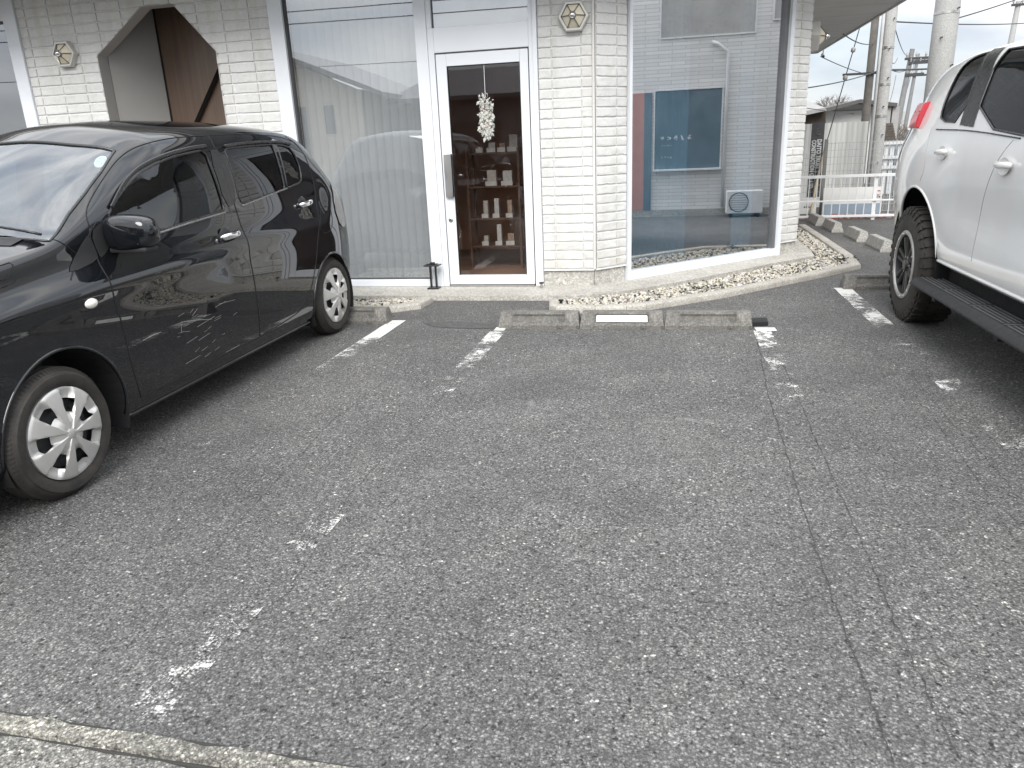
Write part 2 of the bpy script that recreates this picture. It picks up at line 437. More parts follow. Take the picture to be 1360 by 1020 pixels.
crack([(1003, 440), (1022, 531), (1049, 617), (1063, 665), (1104, 790), (1133, 867), (1157, 929), (1185, 1015)], .0016, 1)
crack([(1038, 480), (1061, 531), (1113, 651), (1152, 737), (1185, 819), (1229, 915), (1277, 1018)], .0013, 2)
crack([(1210, 497), (1262, 560), (1310, 610), (1345, 650)], .001, 3)
crack([(655, 445), (560, 560), (470, 650), (380, 790), (250, 890), (205, 925)], .0008, 4)
crack([(560, 470), (440, 560), (330, 680), (200, 840)], .0009, 5)
crack([(1232, 545), (1300, 640), (1355, 730)], .0008, 6)
# tar strip lying left of the wheel stops
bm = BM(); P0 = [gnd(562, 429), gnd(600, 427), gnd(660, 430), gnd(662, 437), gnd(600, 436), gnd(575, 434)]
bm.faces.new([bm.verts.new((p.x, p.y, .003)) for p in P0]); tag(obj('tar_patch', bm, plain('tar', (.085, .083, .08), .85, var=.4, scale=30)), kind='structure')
bm = BM(); P0 = [gnd(990, 428), gnd(1018, 427), gnd(1020, 433), gnd(990, 434)]
prism(bm, [(p.x, p.y, .002) for p in P0], (0, 0, .03)); tag(obj('rubber_block', bm, M_black), 'black rubber offcut beside the right end of the middle wheel stops', 'rubber block')

# ---- wheel stops
def wheel_stop(name, x0, x1, y, label, group, h=.122, plate=None, rz=0, panel=True, mat=None):
    w = x1 - x0; c = V(((x0 + x1) / 2, y, 0))
    t = empty(name, label, 'wheel stop', c, group, rz=rz)
    bm = BM()
    d0, d1 = 0., .15     # bottom depth; face leans back
    hw = w / 2 - .0015
    tp = .02
    sec = [(-hw, d0, 0), (hw, d0, 0), (hw, d1, 0), (-hw, d1, 0)]
    e = .012
    v = [bm.verts.new(p) for p in ((-hw, 0, 0), (hw, 0, 0), (hw, .15, 0), (-hw, .15, 0),
                                    (-hw, 0, .028), (hw, 0, .028), (hw, .15, .028), (-hw, .15, .028),
                                    (-hw + e, .04, h), (hw - e, .04, h), (hw - e, .12, h), (-hw + e, .12, h))]
    for f in ((0, 1, 5, 4), (1, 2, 6, 5), (2, 3, 7, 6), (3, 0, 4, 7), (5, 6, 10, 9), (6, 7, 11, 10), (7, 4, 8, 11), (8, 9, 10, 11)):
        bm.faces.new([v[i] for i in f])
    if panel:   # recessed panel in the sloping face
        A = V((-hw, 0, .028)); B = V((hw, 0, .028)); C_ = V((hw - e, .04, h)); D = V((-hw + e, .04, h))
        def P(u, s): return (A.lerp(B, u)).lerp(D.lerp(C_, u), s)
        us = (0, .17, .83, 1); ss = (0, .22, .80, 1)
        G = [[(v[4], v[5], v[9], v[8])[0] if 0 else None for _ in us] for _ in ss]
        G = [[bm.verts.new(P(u, s)) for u in us] for s in ss]
        G[0][0], G[0][3], G[3][0], G[3][3] = v[4], v[5], v[8], v[9]
        for i in range(3):
            for j in range(3):
                q = (G[i][j], G[i][j + 1], G[i + 1][j + 1], G[i + 1][j])
                if (i, j) != (1, 1): bm.faces.new(q)
        nrm = V((0, .04, h - .028)).cross(V((-1, 0, 0))).normalized()
        nrm = nrm if nrm.y > 0 else -nrm
        I = [bm.verts.new(P(u, s) + nrm * .013) for u, s in ((.18, .25), (.82, .25), (.82, .77), (.18, .77))]
        O = [G[1][1], G[1][2], G[2][2], G[2][1]]
        for k in range(4): bm.faces.new((O[k], O[(k + 1) % 4], I[(k + 1) % 4], I[k]))
        bm.faces.new(I)
    else: bm.faces.new((v[4], v[5], v[9], v[8]))
    bmesh.ops.remove_doubles(bm, verts=bm.verts, dist=1e-5)
    es = [ed for ed in bm.edges if len(ed.link_faces) == 2 and ed.calc_face_angle(0) > .5 and ed.calc_length() > .05]
    bmesh.ops.bevel(bm, geom=es, offset=.004, segments=2, affect='EDGES')
    bmesh.ops.subdivide_edges(bm, edges=bm.edges, cuts=1)
    for q in bm.verts:
        q.co += noise.noise_vector(q.co * 25 + c) * .0016
    obj('block', bm, mat or M_stop, t, world=False)
    if plate:
        bm = BM()
        A = V((-hw, 0, .028)); B = V((hw, 0, .028)); C_ = V((hw - e, .04, h)); D = V((-hw + e, .04, h))
        def P(u, s): return (A.lerp(B, u)).lerp(D.lerp(C_, u), s)
        nrm = (C_ - B).cross(V((1, 0, 0))).normalized(); nrm = -nrm if nrm.y > 0 else nrm
        prism(bm, [P(u, s) + nrm * .0005 for u, s in ((.19, .28), (.81, .28), (.81, .75), (.19, .75))], nrm * .003)
        pl = obj('name_plate', bm, M_plate, t, world=False); pl['label'] = 'white name plate screwed to the stop'
        for u in (.225, .775):
            bm = BM(); cc = P(u, .515) + nrm * .0035
            r_ = bmesh.ops.create_cone(bm, cap_ends=True, segments=10, radius1=.004, radius2=.004, depth=.003, matrix=Matrix.Translation(cc) @ nrm.to_track_quat('Z', 'Y').to_matrix().to_4x4())
            obj('screw', bm, M_steel, t, world=False)
        me = text_mesh('REMODEL', .033, .0008)
        o = bpy.data.objects.new('lettering', me); me.materials.append(M_faint); link(o, t)
        xa = V((1, 0, 0)); za = nrm; ya = za.cross(xa)
        cc = P(.5, .515) + nrm * .0038
        o.matrix_local = Matrix(((xa.x, ya.x, za.x, cc.x), (xa.y, ya.y, za.y, cc.y), (xa.z, ya.z, za.z, cc.z), (0, 0, 0, 1)))
    return t
def text_mesh(s, size, ext=.002, align='CENTER', spacing=1., font_off=.0):
    cu = bpy.data.curves.new('t', 'FONT'); cu.body = s; cu.size = size; cu.extrude = ext; cu.align_x = align; cu.align_y = 'CENTER'
    cu.space_character = spacing; cu.offset = font_off
    o = bpy.data.objects.new('t', cu); link(o)
    dg = bpy.context.evaluated_depsgraph_get(); dg.update()
    me = bpy.data.meshes.new_from_object(o.evaluated_get(dg))
    COL.objects.unlink(o); bpy.data.objects.remove(o); me.name = 'lettering'
    return me
M_plate = plain('plate_white', (.88, .88, .87), .35, var=.02)
M_faint = plain('faint_lettering', (.56, .57, .58), .5, var=.02)
gs = 'concrete wheel stops'
wheel_stop('wheel_stop', -1.285, -.664, 5.43, 'grey concrete wheel stop with an empty recess, left of the one with the white plate', gs)
wheel_stop('wheel_stop', -.662, -.044, 5.44, 'concrete wheel stop carrying the white name plate, middle of the row of three', gs, plate=True)
so3 = wheel_stop('wheel_stop', -.042, .578, 5.455, 'concrete wheel stop with stained rusty recess, right end of the row of three', gs)
so3.rotation_euler.z = .012
wheel_stop('wheel_stop', -2.86, -2.235, 5.55, 'concrete wheel stop behind the rear wheel of the black hatchback', gs)
wheel_stop('wheel_stop', 1.485, 2.11, 6.98, 'concrete wheel stop behind the rear wheel of the white off-roader', gs)
M_pale = grit('pale_stop_concrete', (.30, .29, .27), (.44, .425, .40), 80, .3, .75, .3)
far_l = ['nearest of the four pale wheel stops by the white railing', 'second nearest of the four pale wheel stops by the white railing',
         'third nearest of the four pale wheel stops, beyond the low gap', 'farthest pale wheel stop, right at the foot of the white railing']
for i, (x0, x1, yy, rz) in enumerate(((2.26, 2.86, 9.30, 0), (2.2, 2.8, 10.2, 0), (2.1, 2.7, 11.25, 0), (2.03, 2.63, 12.1, 0))):
    # these face the camera with one end: long axis runs along Y
    w = wheel_stop('wheel_stop', -.33, .33, 0, far_l[i], gs, h=.13, panel=False, mat=M_pale)
    w.location = (x0 + .05, yy + .25, 0); w.rotation_euler.z = -PI / 2 + .03

# ---- gravel bed with kerb
def curb(pts, name, label, w=.11, h=.055, parent=None, joints=.6):
    """row of rounded kerb stones along a polyline (outer edge = pts), inner side to the left"""
    P_ = [V((p[0], p[1], 0)) for p in pts]
    t = empty(name, label, 'kerb', P_[0])
    offs = []
    for i, p in enumerate(P_):
        d0 = (P_[i] - P_[i - 1]).normalized() if i else (P_[1] - P_[0]).normalized()
        d1 = (P_[i + 1] - P_[i]).normalized() if i < len(P_) - 1 else d0
        n = (V((-d0.y, d0.x, 0)) + V((-d1.y, d1.x, 0))).normalized(); k = 1 / max(.35, n.dot(V((-d1.y, d1.x, 0))))
        offs.append(n * k)
    prof = [(0, 0), (0, h - .018), (.006, h - .006), (.018, h), (w - .018, h), (w - .006, h - .006), (w, h - .02), (w, 0)]
    for i in range(len(P_) - 1):
        a_, b_ = P_[i], P_[i + 1]; L_ = (b_ - a_).length; m = max(1, round(L_ / joints))
        for k in range(m):
            bm = BM(); u0 = k / m + .002 / L_; u1 = (k + 1) / m - .002 / L_
            rings = []
            for s in range(7):
                u = u0 + (u1 - u0) * s / 6
                p = a_.lerp(b_, u); n = offs[i].lerp(offs[i + 1], u)
                dz = noise.noise(V((p.x * 3, p.y * 3, 2))) * .002
                rings.append([bm.verts.new(p + n * x + V((0, 0, z + (dz if z > 0 else 0)))) for x, z in prof])
            for A, B in zip(rings, rings[1:]):
                for q in range(len(prof) - 1): bm.faces.new((A[q], A[q + 1], B[q + 1], B[q]))
            bm.faces.new(rings[0]); bm.faces.new(rings[-1][::-1])
            obj('kerb_stone', bm, M_curb, t, smooth=True, auto=40)
    return t
kr = [(-1.03, 6.30), (-1.0, 6.10), (-.93, 6.0), (-.6, 5.97), (-.35, 6.02), (-.19, 6.09), (.44, 6.60), (1.0, 7.17), (1.48, 7.66), (1.87, 8.10), (1.93, 8.75), (1.93, 10.2), (1.92, 11.8)]
curb(kr, 'gravel_bed_kerb', 'pale rounded kerb stones bordering the gravel bed under the angled window', joints=.75)
curb([(-3.4, 5.93), (-2.42, 5.93), (-2.14, 6.13), (-2.12, 6.42)], 'gravel_bed_kerb', 'pale kerb stones around the gravel strip behind the black hatchback', joints=.7)
M_grav = grit('gravel_base', (.32, .30, .26), (.45, .43, .38), 60, .6)
def gravel(name, poly, n, label, seed):
    """white pebbles as one ground-cover object, each with its own shape and tilt"""
    rnd = random.Random(seed)
    xs = [p[0] for p in poly]; ys = [p[1] for p in poly]
    def inside(x, y):
        c = False; j = len(poly) - 1
        for i in range(len(poly)):
            (x1, y1), (x2, y2) = poly[i], poly[j]
            if (y1 > y) != (y2 > y) and x < (x2 - x1) * (y - y1) / (y2 - y1) + x1: c = not c
            j = i
        return c
    bm = BM(); lay = bm.loops.layers.color.new('tone')
    base = [v.co.copy() for v in bmesh.ops.create_icosphere(bm, subdivisions=1, radius=1.)['verts']]
    fidx = [[v.index for v in f.verts] for f in bm.faces] if not bm.verts.index_update() else None
    bm.free(); bm = BM(); lay = bm.loops.layers.color.new('tone')
    cnt = 0
    while cnt < n:
        x = rnd.uniform(min(xs), max(xs)); y = rnd.uniform(min(ys), max(ys))
        if not inside(x, y): continue
        s = rnd.uniform(.008, .017); M = Matrix.Translation((x, y, .014 + rnd.uniform(0, .016))) @ Matrix.Rotation(rnd.uniform(0, 6.28), 4, V((rnd.gauss(0, 1), rnd.gauss(0, 1), rnd.gauss(0, 1))).normalized()) @ Matrix.Diagonal((s * rnd.uniform(.8, 1.6), s, s * rnd.uniform(.5, .9), 1))
        vs = [bm.verts.new(M @ (c * rnd.uniform(.85, 1.15))) for c in base]
        g = rnd.choice((1, 1, .85, .7, 1, .35, .9)); tc_ = (g, g * rnd.uniform(.96, 1), g * rnd.uniform(.88, 1), 1)
        for fi in fidx:
            f = bm.faces.new([vs[i] for i in fi])
            for l in f.loops: l[lay] = tc_
        cnt += 1
    t = NT('white_pebbles'); at = t.n('Attribute', _attribute_name='tone')
    c = t.mix(1., t.ramp(t.noise(50, 4).outputs[0], [(.3, (.42, .41, .385)), (.7, (.62, .61, .58))]), at.outputs['Color'], 'MULTIPLY')
    o = obj(name, bm, t.done(t.pbr(c, .7)), smooth=False)
    return tag(o, label, 'gravel', kind='stuff')
gp = [(-.92, 6.12), (-.6, 6.08), (-.2, 6.22), (.38, 6.72), (.93, 7.28), (1.42, 7.77), (1.75, 8.13), (1.82, 8.6), (1.82, 11.6), (1.60, 11.6), (1.60, 9.1), (1.55, 8.66), (1.09, 8.20), (.59, 7.64), (.13, 7.13), (-.40, 6.65), (-.80, 6.45), (-.95, 6.42)]
sheet('gravel_soil', gp, .010, M_grav)
gravel('white_gravel', gp, 3600, 'white pebbles filling the bed below the angled shop window', 3)
gp2 = [(-3.4, 6.04), (-2.5, 6.04), (-2.24, 6.2), (-2.24, 6.42), (-3.4, 6.42)]
sheet('gravel_soil', gp2, .010, M_grav)
gravel('white_gravel', gp2, 1500, 'pale pebbles in the short strip left of the entrance', 4)
# apron: pale concrete border along the building
bm = BM()
ap = [(-9, 6.42), (-2.12, 6.42), (-2.12, 6.42), (-1.2, 6.40), (-.78, 6.55), (-.28, 6.98), (.95, 8.22), (1.50, 8.85), (1.54, 9.15), (1.54, 13), (1.3, 13), (1.3, 9.0), (-.72, 7.0), (-9, 7.2)]
apz = [(-9, 6.52), (-1.05, 6.50), (-.80, 6.50), (-.42, 6.70), (.11, 7.19), (.57, 7.70), (1.07, 8.26), (1.53, 8.72), (1.56, 9.15), (1.56, 13), (1.3, 13), (1.3, 9.2), (-.72, 7.2), (-9, 7.2)]
prism(bm, [(p[0], p[1], -.01) for p in apz], (0, 0, .055)); tag(obj('concrete_apron', bm, M_apron), kind='structure')
# black scraps on the gravel
def scrap(c, label, s=1., seed=1):
    rnd = random.Random(seed); bm = BM()
    for k in range(26):
        p = V(c) + V((rnd.gauss(0, .055) * s, rnd.gauss(0, .02) * s, rnd.uniform(0, .03)))
        a_ = rnd.uniform(0, 6.28); d = V((math.cos(a_), math.sin(a_), rnd.uniform(-.3, .6))) * rnd.uniform(.02, .05) * s
        n_ = d.cross(V((0, 0, 1))).normalized() * rnd.uniform(.004, .011)
        q = [p - n_, p + d * .5 + n_ + V((0, 0, .008)), p + d, p + d * .4 - n_]
        prism(bm, q, (0, 0, .0018))
    tag(obj('leaf_scrap', bm, plain('dark_leaf', (.02, .02, .018), .8)), label, 'dead leaves')
scrap((.36, 6.86, .035), 'dark dead leaves lying on the white gravel below the angled window', 1.)
scrap((.22, 6.76, .035), 'small dark leaf scrap at the left of the other leaves on the gravel', .5, 2)
p = gnd(1120, 345, .04); scrap((p.x, p.y, .035), 'dark dead leaves in the pointed far corner of the gravel bed', 1.2, 3)
# ================================================================== BUILDING
FY = 7.0
def brick_wall(name, O, ud, nd, u0, u1, z0, z1, parent, cw=.262, ch=.0835, uoff=0., hole=None, seed=0, mat=None, depth=.012):
    O = V(O); ud = V(ud).normalized(); nd = V(nd).normalized()
    bm = BM(); g = .0033
    edges = [u0]; x = u0 + uoff if uoff else u0 + cw
    while x < u1 - .03: edges.append(x); x += cw
    edges.append(u1)
    rows = []; z = z0
    while z < z1 - .01: rows.append((z, min(z + ch, z1))); z += ch
    fx = (0, .02, .10, .30, .5, .70, .90, .98, 1); fz = (0, .10, .3, .65, .92, 1)
    for ri, (za, zb) in enumerate(rows):
        for ci, (ua, ub) in enumerate(zip(edges, edges[1:])):
            js = noise.noise(V((ri * 3.1, ci * 7.7, seed))) * .004
            tilt = noise.noise(V((ri * 5.3, ci * 2.1, seed + 4))) * .004
            gr = []
            for b_, fv in enumerate(fz):
                row = []
                for a_, fu in enumerate(fx):
                    u = ua + g + (ub - ua - 2 * g) * fu; zz = za + g + (zb - za - 2 * g) * fv
                    e = a_ in (0, len(fx) - 1) or b_ in (0, len(fz) - 1)
                    d = 0. if e else depth + js + tilt * (fv - .5) * 2 + noise.noise(V((u * 14, zz * 22, seed))) * .0045
                    if b_ == 1 and not e: d *= .92; zz += abs(noise.noise(V((u * 11, ri * 3, seed)))) * .009
                    if b_ == 0: zz += abs(noise.noise(V((u * 11, ri * 3, seed)))) * .009
                    if b_ == len(fz) - 2 and not e: zz += noise.noise(V((u * 12, ri * 3, seed + 2))) * .0035
                    row.append(bm.verts.new(O + ud * u + nd * d + V((0, 0, zz))))
                gr.append(row)
            for b_ in range(len(fz) - 1):
                for a_ in range(len(fx) - 1):
                    bm.faces.new((gr[b_][a_], gr[b_][a_ + 1], gr[b_ + 1][a_ + 1], gr[b_ + 1][a_]))
    nb = len(bm.faces)
    # mortar sheet just behind the brick edges
    q = [bm.verts.new(O + ud * u + nd * .001 + V((0, 0, z))) for u, z in ((u0, z0), (u1, z0), (u1, z1), (u0, z1))]
    jf = bm.faces.new(q); jf.material_index = 1
    if hole:
        hp = [(O + ud * u + V((0, 0, z))) for u, z in hole]
        for k in range(len(hp)):
            a_, b_ = hp[k], hp[(k + 1) % len(hp)]
            pn = (b_ - a_).cross(nd).normalized()
            bmesh.ops.bisect_plane(bm, geom=bm.verts[:] + bm.edges[:] + bm.faces[:], plane_co=a_, plane_no=pn, dist=1e-5)
        kill = []
        for f in bm.faces:
            c = f.calc_center_median() - O; u, z = c.dot(ud), c.z
            if inpoly(u, z, hole): kill.append(f)
        bmesh.ops.delete(bm, geom=kill, context='FACES')
    bm.normal_update()
    # orient outwards by hand (open sheet)
    for f in bm.faces:
        if f.normal.dot(nd) < 0: f.normal_flip()
    o = obj_keep(name, bm, [mat or M_brick, M_joint], parent)
    return o
def obj_keep(name, bm, mats, parent, smooth=False):
    me = bpy.data.meshes.new(name); bm.transform(parent_matrix(parent).inverted()) if parent else None
    bm.to_mesh(me); bm.free()
    for m in (mats if isinstance(mats, (list, tuple)) else [mats]): me.materials.append(m)
    if smooth: me.polygons.foreach_set('use_smooth', [True] * len(me.polygons))
    return link(bpy.data.objects.new(name, me), parent)
def inpoly(x, y, poly):
    c = False; j = len(poly) - 1
    for i in range(len(poly)):
        (x1, y1), (x2, y2) = poly[i], poly[j]
        if (y1 > y) != (y2 > y) and x < (x2 - x1) * (y - y1) / (y2 - y1) + x1: c = not c
        j = i
    return c
B = empty('shop_building', 'white split-brick shop with tall shop windows and a white glass entrance door', 'building', (-2, 8, 0))
ZS = 2.92
# octagonal recess outline in facade plane
octp = [(-5.57, -.0), (-5.57, 2.34), (-4.99, 2.735), (-4.66, 2.735), (-4.28, 2.30), (-4.28, 0.)]
brick_wall('brick_wall', (0, FY, 0), (1, 0, 0), (0, -1, 0), -6.40, -3.69, .19, ZS, B, uoff=.1, seed=1, hole=[(-5.57, -1), (-5.57, 2.34), (-4.99, 2.735), (-4.66, 2.735), (-4.28, 2.30), (-4.28, -1)], ch=.0905, cw=.268)
brick_wall('brick_wall', (0, FY, 0), (1, 0, 0), (0, -1, 0), -1.185, -.712, .20, ZS, B, uoff=.12, seed=2)
d45 = V((1, 1, 0)).normalized(); n45 = V((1, -1, 0)).normalized()
A0 = V((-.70, 7.0, 0))
def U(x): return (x + .70) * math.sqrt(2)
brick_wall('brick_wall', A0, d45, n45, .018, U(-.435), .20, ZS, B, uoff=.235, seed=3)
brick_wall('brick_wall', A0, d45, n45, U(1.15), U(1.38), .18, ZS, B, uoff=.14, seed=4)
E0 = A0 + d45 * U(1.38)
brick_wall('brick_wall', E0 + V((.0, .012, 0)), (0, 1, 0), (1, 0, 0), 0., 8.6, .18, ZS, B, seed=5)
# corner trims
bm = BM(); tube(bm, [(-.703, 6.990, .2), (-.703, 6.990, ZS)], .014, 8); obj('corner_trim', bm, M_brick, B)
# backing walls (give the shell thickness) and footing
bm = BM()
for lo, hi in (((-9.5, FY + .02, 0), (-7.8, FY + .16, ZS)), ((-6.40, FY + .02, .02), (-5.575, FY + .16, ZS)), ((-4.275, FY + .02, .02), (-3.69, FY + .16, ZS)), ((-1.185, FY + .02, .02), (-.75, FY + .16, ZS)), ((-5.575, FY + .02, 2.75), (-4.275, FY + .16, ZS)),
               ((-9.5, 14.8, 0), (1.3, 15.0, ZS)), ((-9.6, FY, 0), (-9.4, 14.9, ZS)), ((-3.67, FY + .03, 0), (-3.55, 10, ZS)), ):
    box(bm, lo, hi)
prism(bm, [A0 + d45 * .03 - n45 * .02 + V((0, 0, .02)), A0 + d45 * U(-.44) - n45 * .02 + V((0, 0, .02)), A0 + d45 * U(-.44) - n45 * .15 + V((0, 0, .02)), A0 + d45 * .02 - n45 * .15 + V((0, 0, .02))], (0, 0, ZS - .02))
prism(bm, [A0 + d45 * U(1.15) - n45 * .02, E0 - n45 * .02, E0 - n45 * .02 + V((-.006, 6, 0)), E0 + V((-.25, 6, 0)), E0 + V((-.25, 0, 0)), A0 + d45 * U(1.15) - n45 * .15], (0, 0, ZS))
obj('inner_wall', bm, plain('inner_wall_paint', (.50, .38, .30), .85, var=.15, scale=3), B)
bm = BM()
def band(bm, pts, z0, z1, th=.12):
    for a_, b_, n_ in pts:
        a_, b_, n_ = V(a_), V(b_), V(n_)
        prism(bm, [a_ + V((0, 0, z0)), b_ + V((0, 0, z0)), b_ - n_ * th + V((0, 0, z0)), a_ - n_ * th + V((0, 0, z0))], (0, 0, z1 - z0))
band(bm, [((-1.185, FY + .006, 0), (-.715, FY + .006, 0), (0, -1, 0))], .0, .198); obj('footing', bm, M_footing, B); bm = BM()
band(bm, [(A0 + d45 * .004 - n45 * .006, A0 + d45 * U(-.44) - n45 * .006, n45)], .0, .198); obj('footing', bm, M_footing, B); bm = BM()
band(bm, [(A0 + d45 * U(1.15) - n45 * .006, E0 - n45 * .006 - d45 * .004, n45)], .0, .178); obj('footing', bm, M_footing, B); bm = BM()
band(bm, [((-6.40, FY + .006, 0), (-5.57, FY + .006, 0), (0, -1, 0))], 0, .188); obj('footing', bm, M_footing, B); bm = BM(); band(bm, [((-4.28, FY + .006, 0), (-3.69, FY + .006, 0), (0, -1, 0))], 0, .188); obj('footing', bm, M_footing, B); bm = BM()
band(bm, [(E0 + V((-.004, .01, 0)), E0 + V((-.004, 8.6, 0)), V((1, 0, 0)))], 0, .178); obj('footing', bm, M_footing, B); bm = BM()
# drip edge under the bricks
bm = BM()
box(bm, (-1.185, FY - .016, .188), (-.705, FY + .02, .199)); obj('drip_edge', bm, M_whited, B); bm = BM()
prism(bm, [A0 + n45 * .016 + V((0, 0, .188)), A0 + d45 * U(-.437) + n45 * .016 + V((0, 0, .188)), A0 + d45 * U(-.437) - n45 * .02 + V((0, 0, .188)), A0 - n45 * .02 + V((0, 0, .188))], (0, 0, .011)); obj('drip_edge', bm, M_whited, B); bm = BM()
prism(bm, [A0 + d45 * U(1.152) + n45 * .016 + V((0, 0, .168)), E0 + n45 * .016 + V((0, 0, .168)), E0 - n45 * .02 + V((0, 0, .168)), A0 + d45 * U(1.152) - n45 * .02 + V((0, 0, .168))], (0, 0, .011))
obj('drip_edge', bm, M_whited, B)
# octagonal recess
def recess():
    op = octp; y0, y1 = FY - .012, FY + .13
    bm = BM()
    # pale reveal ring
    for k in range(len(op) - 1):
        (x0, z0), (x1, z1) = op[k], op[k + 1]
        q = [V((x0, y0, z0)), V((x1, y0, z1)), V((x1, y1, z1)), V((x0, y1, z0))]
        c = V((-4.92, 0, 1.4)); mid = (q[0] + q[1]) / 2; out = (mid - c); out.y = 0; out.normalize()
        prism(bm, q, out * .012)
    obj('recess_reveal', bm, plain('reveal_paint', (.40, .39, .375), .6, var=.06, scale=2), B)
    bm = BM(); cr = V((-5.27, 7.56, 0))
    prism(bm, [(-5.565, y1 + .002, .0), (-5.565, y1 + .002, 2.98), (cr.x, cr.y, 2.98), (cr.x, cr.y, 0)], (-.06, .03, 0))
    obj('recess_panel', bm, plain('recess_grey_paint', (.34, .33, .315), .5, var=.08, scale=1.5), B)
    bm = BM()
    prism(bm, [(cr.x + .012, cr.y, .0), (cr.x + .012, cr.y, 2.98), (-4.27, y1 + .002 + .28, 2.98), (-4.27, y1 + .002 + .28, 0)], (.03, .06, 0))
    t = NT('brown_door_board'); nz = t.noise(1.5, 6, .6)
    wv = t.n('TexNoise', Scale=1., Detail=6, Vector=t.n('Mapping', Vector=t.obj(), Scale=(30, 30, 1.)))
    c = t.mix(.4, t.ramp(nz.outputs[0], [(.3, (.10, .07, .052)), (.7, (.145, .10, .075))]), t.ramp(wv.outputs[0], [(.35, (.08, .05, .035)), (.65, (.17, .11, .075))]))
    o = obj('recess_door', bm, t.done(t.pbr(c, .38)), B)
    bm = BM(); tube(bm, [(cr.x + .006, cr.y - .008, 0), (cr.x + .006, cr.y - .008, 2.98)], .008, 6); obj('recess_seam', bm, M_seam, B)
    # slanting dark bar across the brown door
    pa, pb = onp(299, 82, (1, 1.0, 0), 0), onp(264, 163, (1, 1., 0), 0)
    # door plane through (cr) and (-4.27,7.41)
    dd = (V((-4.27, 7.41, 0)) - V((cr.x + .012, cr.y, 0))); n_ = V((-dd.y, dd.x, 0)).normalized(); k = n_.dot(V((-4.27, 7.41, 0)))
    pa = onp(301, 76, n_, k); pb = onp(262, 165, n_, k); pc = pb + (pb - pa) * .5
    bm = BM(); tube(bm, [pa + V((0, -.03, 0)), pc + V((0, -.03, 0))], .035, 4, flat=.5); obj('slanting_bar', bm, M_blackm, B)  # plain black bar laid over the board
    bm = BM(); box(bm, (-5.7, FY + .17, 2.82), (-4.2, 7.9, 3.0)); box(bm, (-4.265, FY + .14, 0), (-4.2, 7.6, 2.98)); obj('recess_ceiling', bm, M_dark, B)
recess()
# soffit, fascia, roof
def soffit():
    t = NT('soffit_board'); nz = t.noise(2, 5)
    c = t.ramp(nz.outputs[0], [(.3, (.56, .55, .53)), (.7, (.64, .63, .61))])
    sx = t.n('SeparateXYZ', Vector=t.obj())
    fr = t.math('FRACT', t.math('DIVIDE', t.math('ADD', sx.outputs[1], 100.), .91))
    ln = t.math('LESS_THAN', fr, .012)
    c = t.mix(ln, c, (.22, .21, .2))
    m = t.done(t.pbr(c, .75))
    P_ = [(-12, 6.15), (-.55, 6.15), (2.85, 9.55), (2.85, 17.9), (-12, 17.9)]
    bm = BM(); prism(bm, [(x - 0, y, ZS) for x, y in P_], (0, 0, .05)); obj('soffit', bm, m, B)
    bm = BM()
    for (a_, b_) in zip(P_[:3], P_[1:4]):
        a_, b_ = V((*a_, ZS - .02)), V((*b_, ZS - .02)); d = (b_ - a_).normalized(); n_ = V((d.y, -d.x, 0))
        prism(bm, [a_, b_, b_ + n_ * .03, a_ + n_ * .03], (0, 0, .24))
        prism(bm, [a_ + n_ * .031 + V((0, 0, .1)), b_ + n_ * .031 + V((0, 0, .1)), b_ + n_ * .12 + V((0, 0, .1)), a_ + n_ * .12 + V((0, 0, .1))], (0, 0, .12))
    prism(bm, [(2.85, 17.9, ZS - .02), (-12, 17.9, ZS - .02), (-12, 17.93, ZS - .02), (2.85, 17.93, ZS - .02)], (0, 0, .24))
    obj('fascia', bm, plain('fascia_paint', (.50, .49, .47), .5, var=.1), B)
    bm = BM(); prism(bm, [(x, y, ZS + .22) for x, y in P_], (0, 0, .12)); obj('roof', bm, M_conc, B)
soffit()
# ---- windows
M_glassL = glass_mat('shop_window_glass', (.90, .90, .90), .27, wav=.012)
M_glassR = glass_mat('tinted_window_glass', (.62, .80, .88), .60, wav=.006)
M_glassD = glass_mat('door_glass', (.92, .92, .92), .05, wav=.01)
M_glassT = glass_mat('transom_glass', (.8, .8, .8), .35, wav=.01)
M_gasket = plain('window_gasket', (.05, .05, .052), .5)
M_alu = plain('grey_aluminium', (.20, .205, .21), .4, .6, var=.1)
def window(x0, x1, z0, z1, glass, jl=.0, jr=.0, head=True, sill=True, label=None, y=FY, inner=True):
    """window in the facade plane: x0..x1 is the glass opening"""
    w = bpy.data.objects.new('window', None); link(w, B)
    if label: w['label'] = label
    bm = BM()
    if jl: box(bm, (x0 - jl, y - .035, 0.045), (x0, y + .10, ZS - .002), bev=.004)
    if jr: box(bm, (x1, y - .035, 0.045), (x1 + jr, y + .10, ZS - .002), bev=.004)
    if sill: box(bm, (x0 + .0005, y - .028, .046), (x1 - .0005, y + .1, z0), bev=.004)
    if head: box(bm, (x0 + .0005, y - .02, z1), (x1 - .0005, y + .1, ZS - .002), bev=.003)
    obj('frame', bm, M_white, w)
    if inner:
        bm = BM()
        for lo, hi in (((x0, y - .004, z0), (x0 + .018, y + .05, z1)), ((x1 - .01, y - .004, z0), (x1, y + .05, z1)), ((x0 + .0185, y - .004, z0), (x1 - .0105, y + .05, z0 + .008)), ((x0 + .0185, y - .004, z1 - .02), (x1 - .0105, y + .05, z1))):
            box(bm, lo, hi)
        obj('gasket', bm, M_gasket, w)
    bm = BM(); box(bm, (x0 + .006, y + .02, z0 + .004), (x1 - .006, y + .028, z1 - .004)); obj('glass_pane', bm, glass, w)
    return w
window(-8.6, -6.545, .12, 2.72, M_glassL, jr=.145)
window(-3.545, -2.285, .115, 2.74, M_glassL, jl=.14)
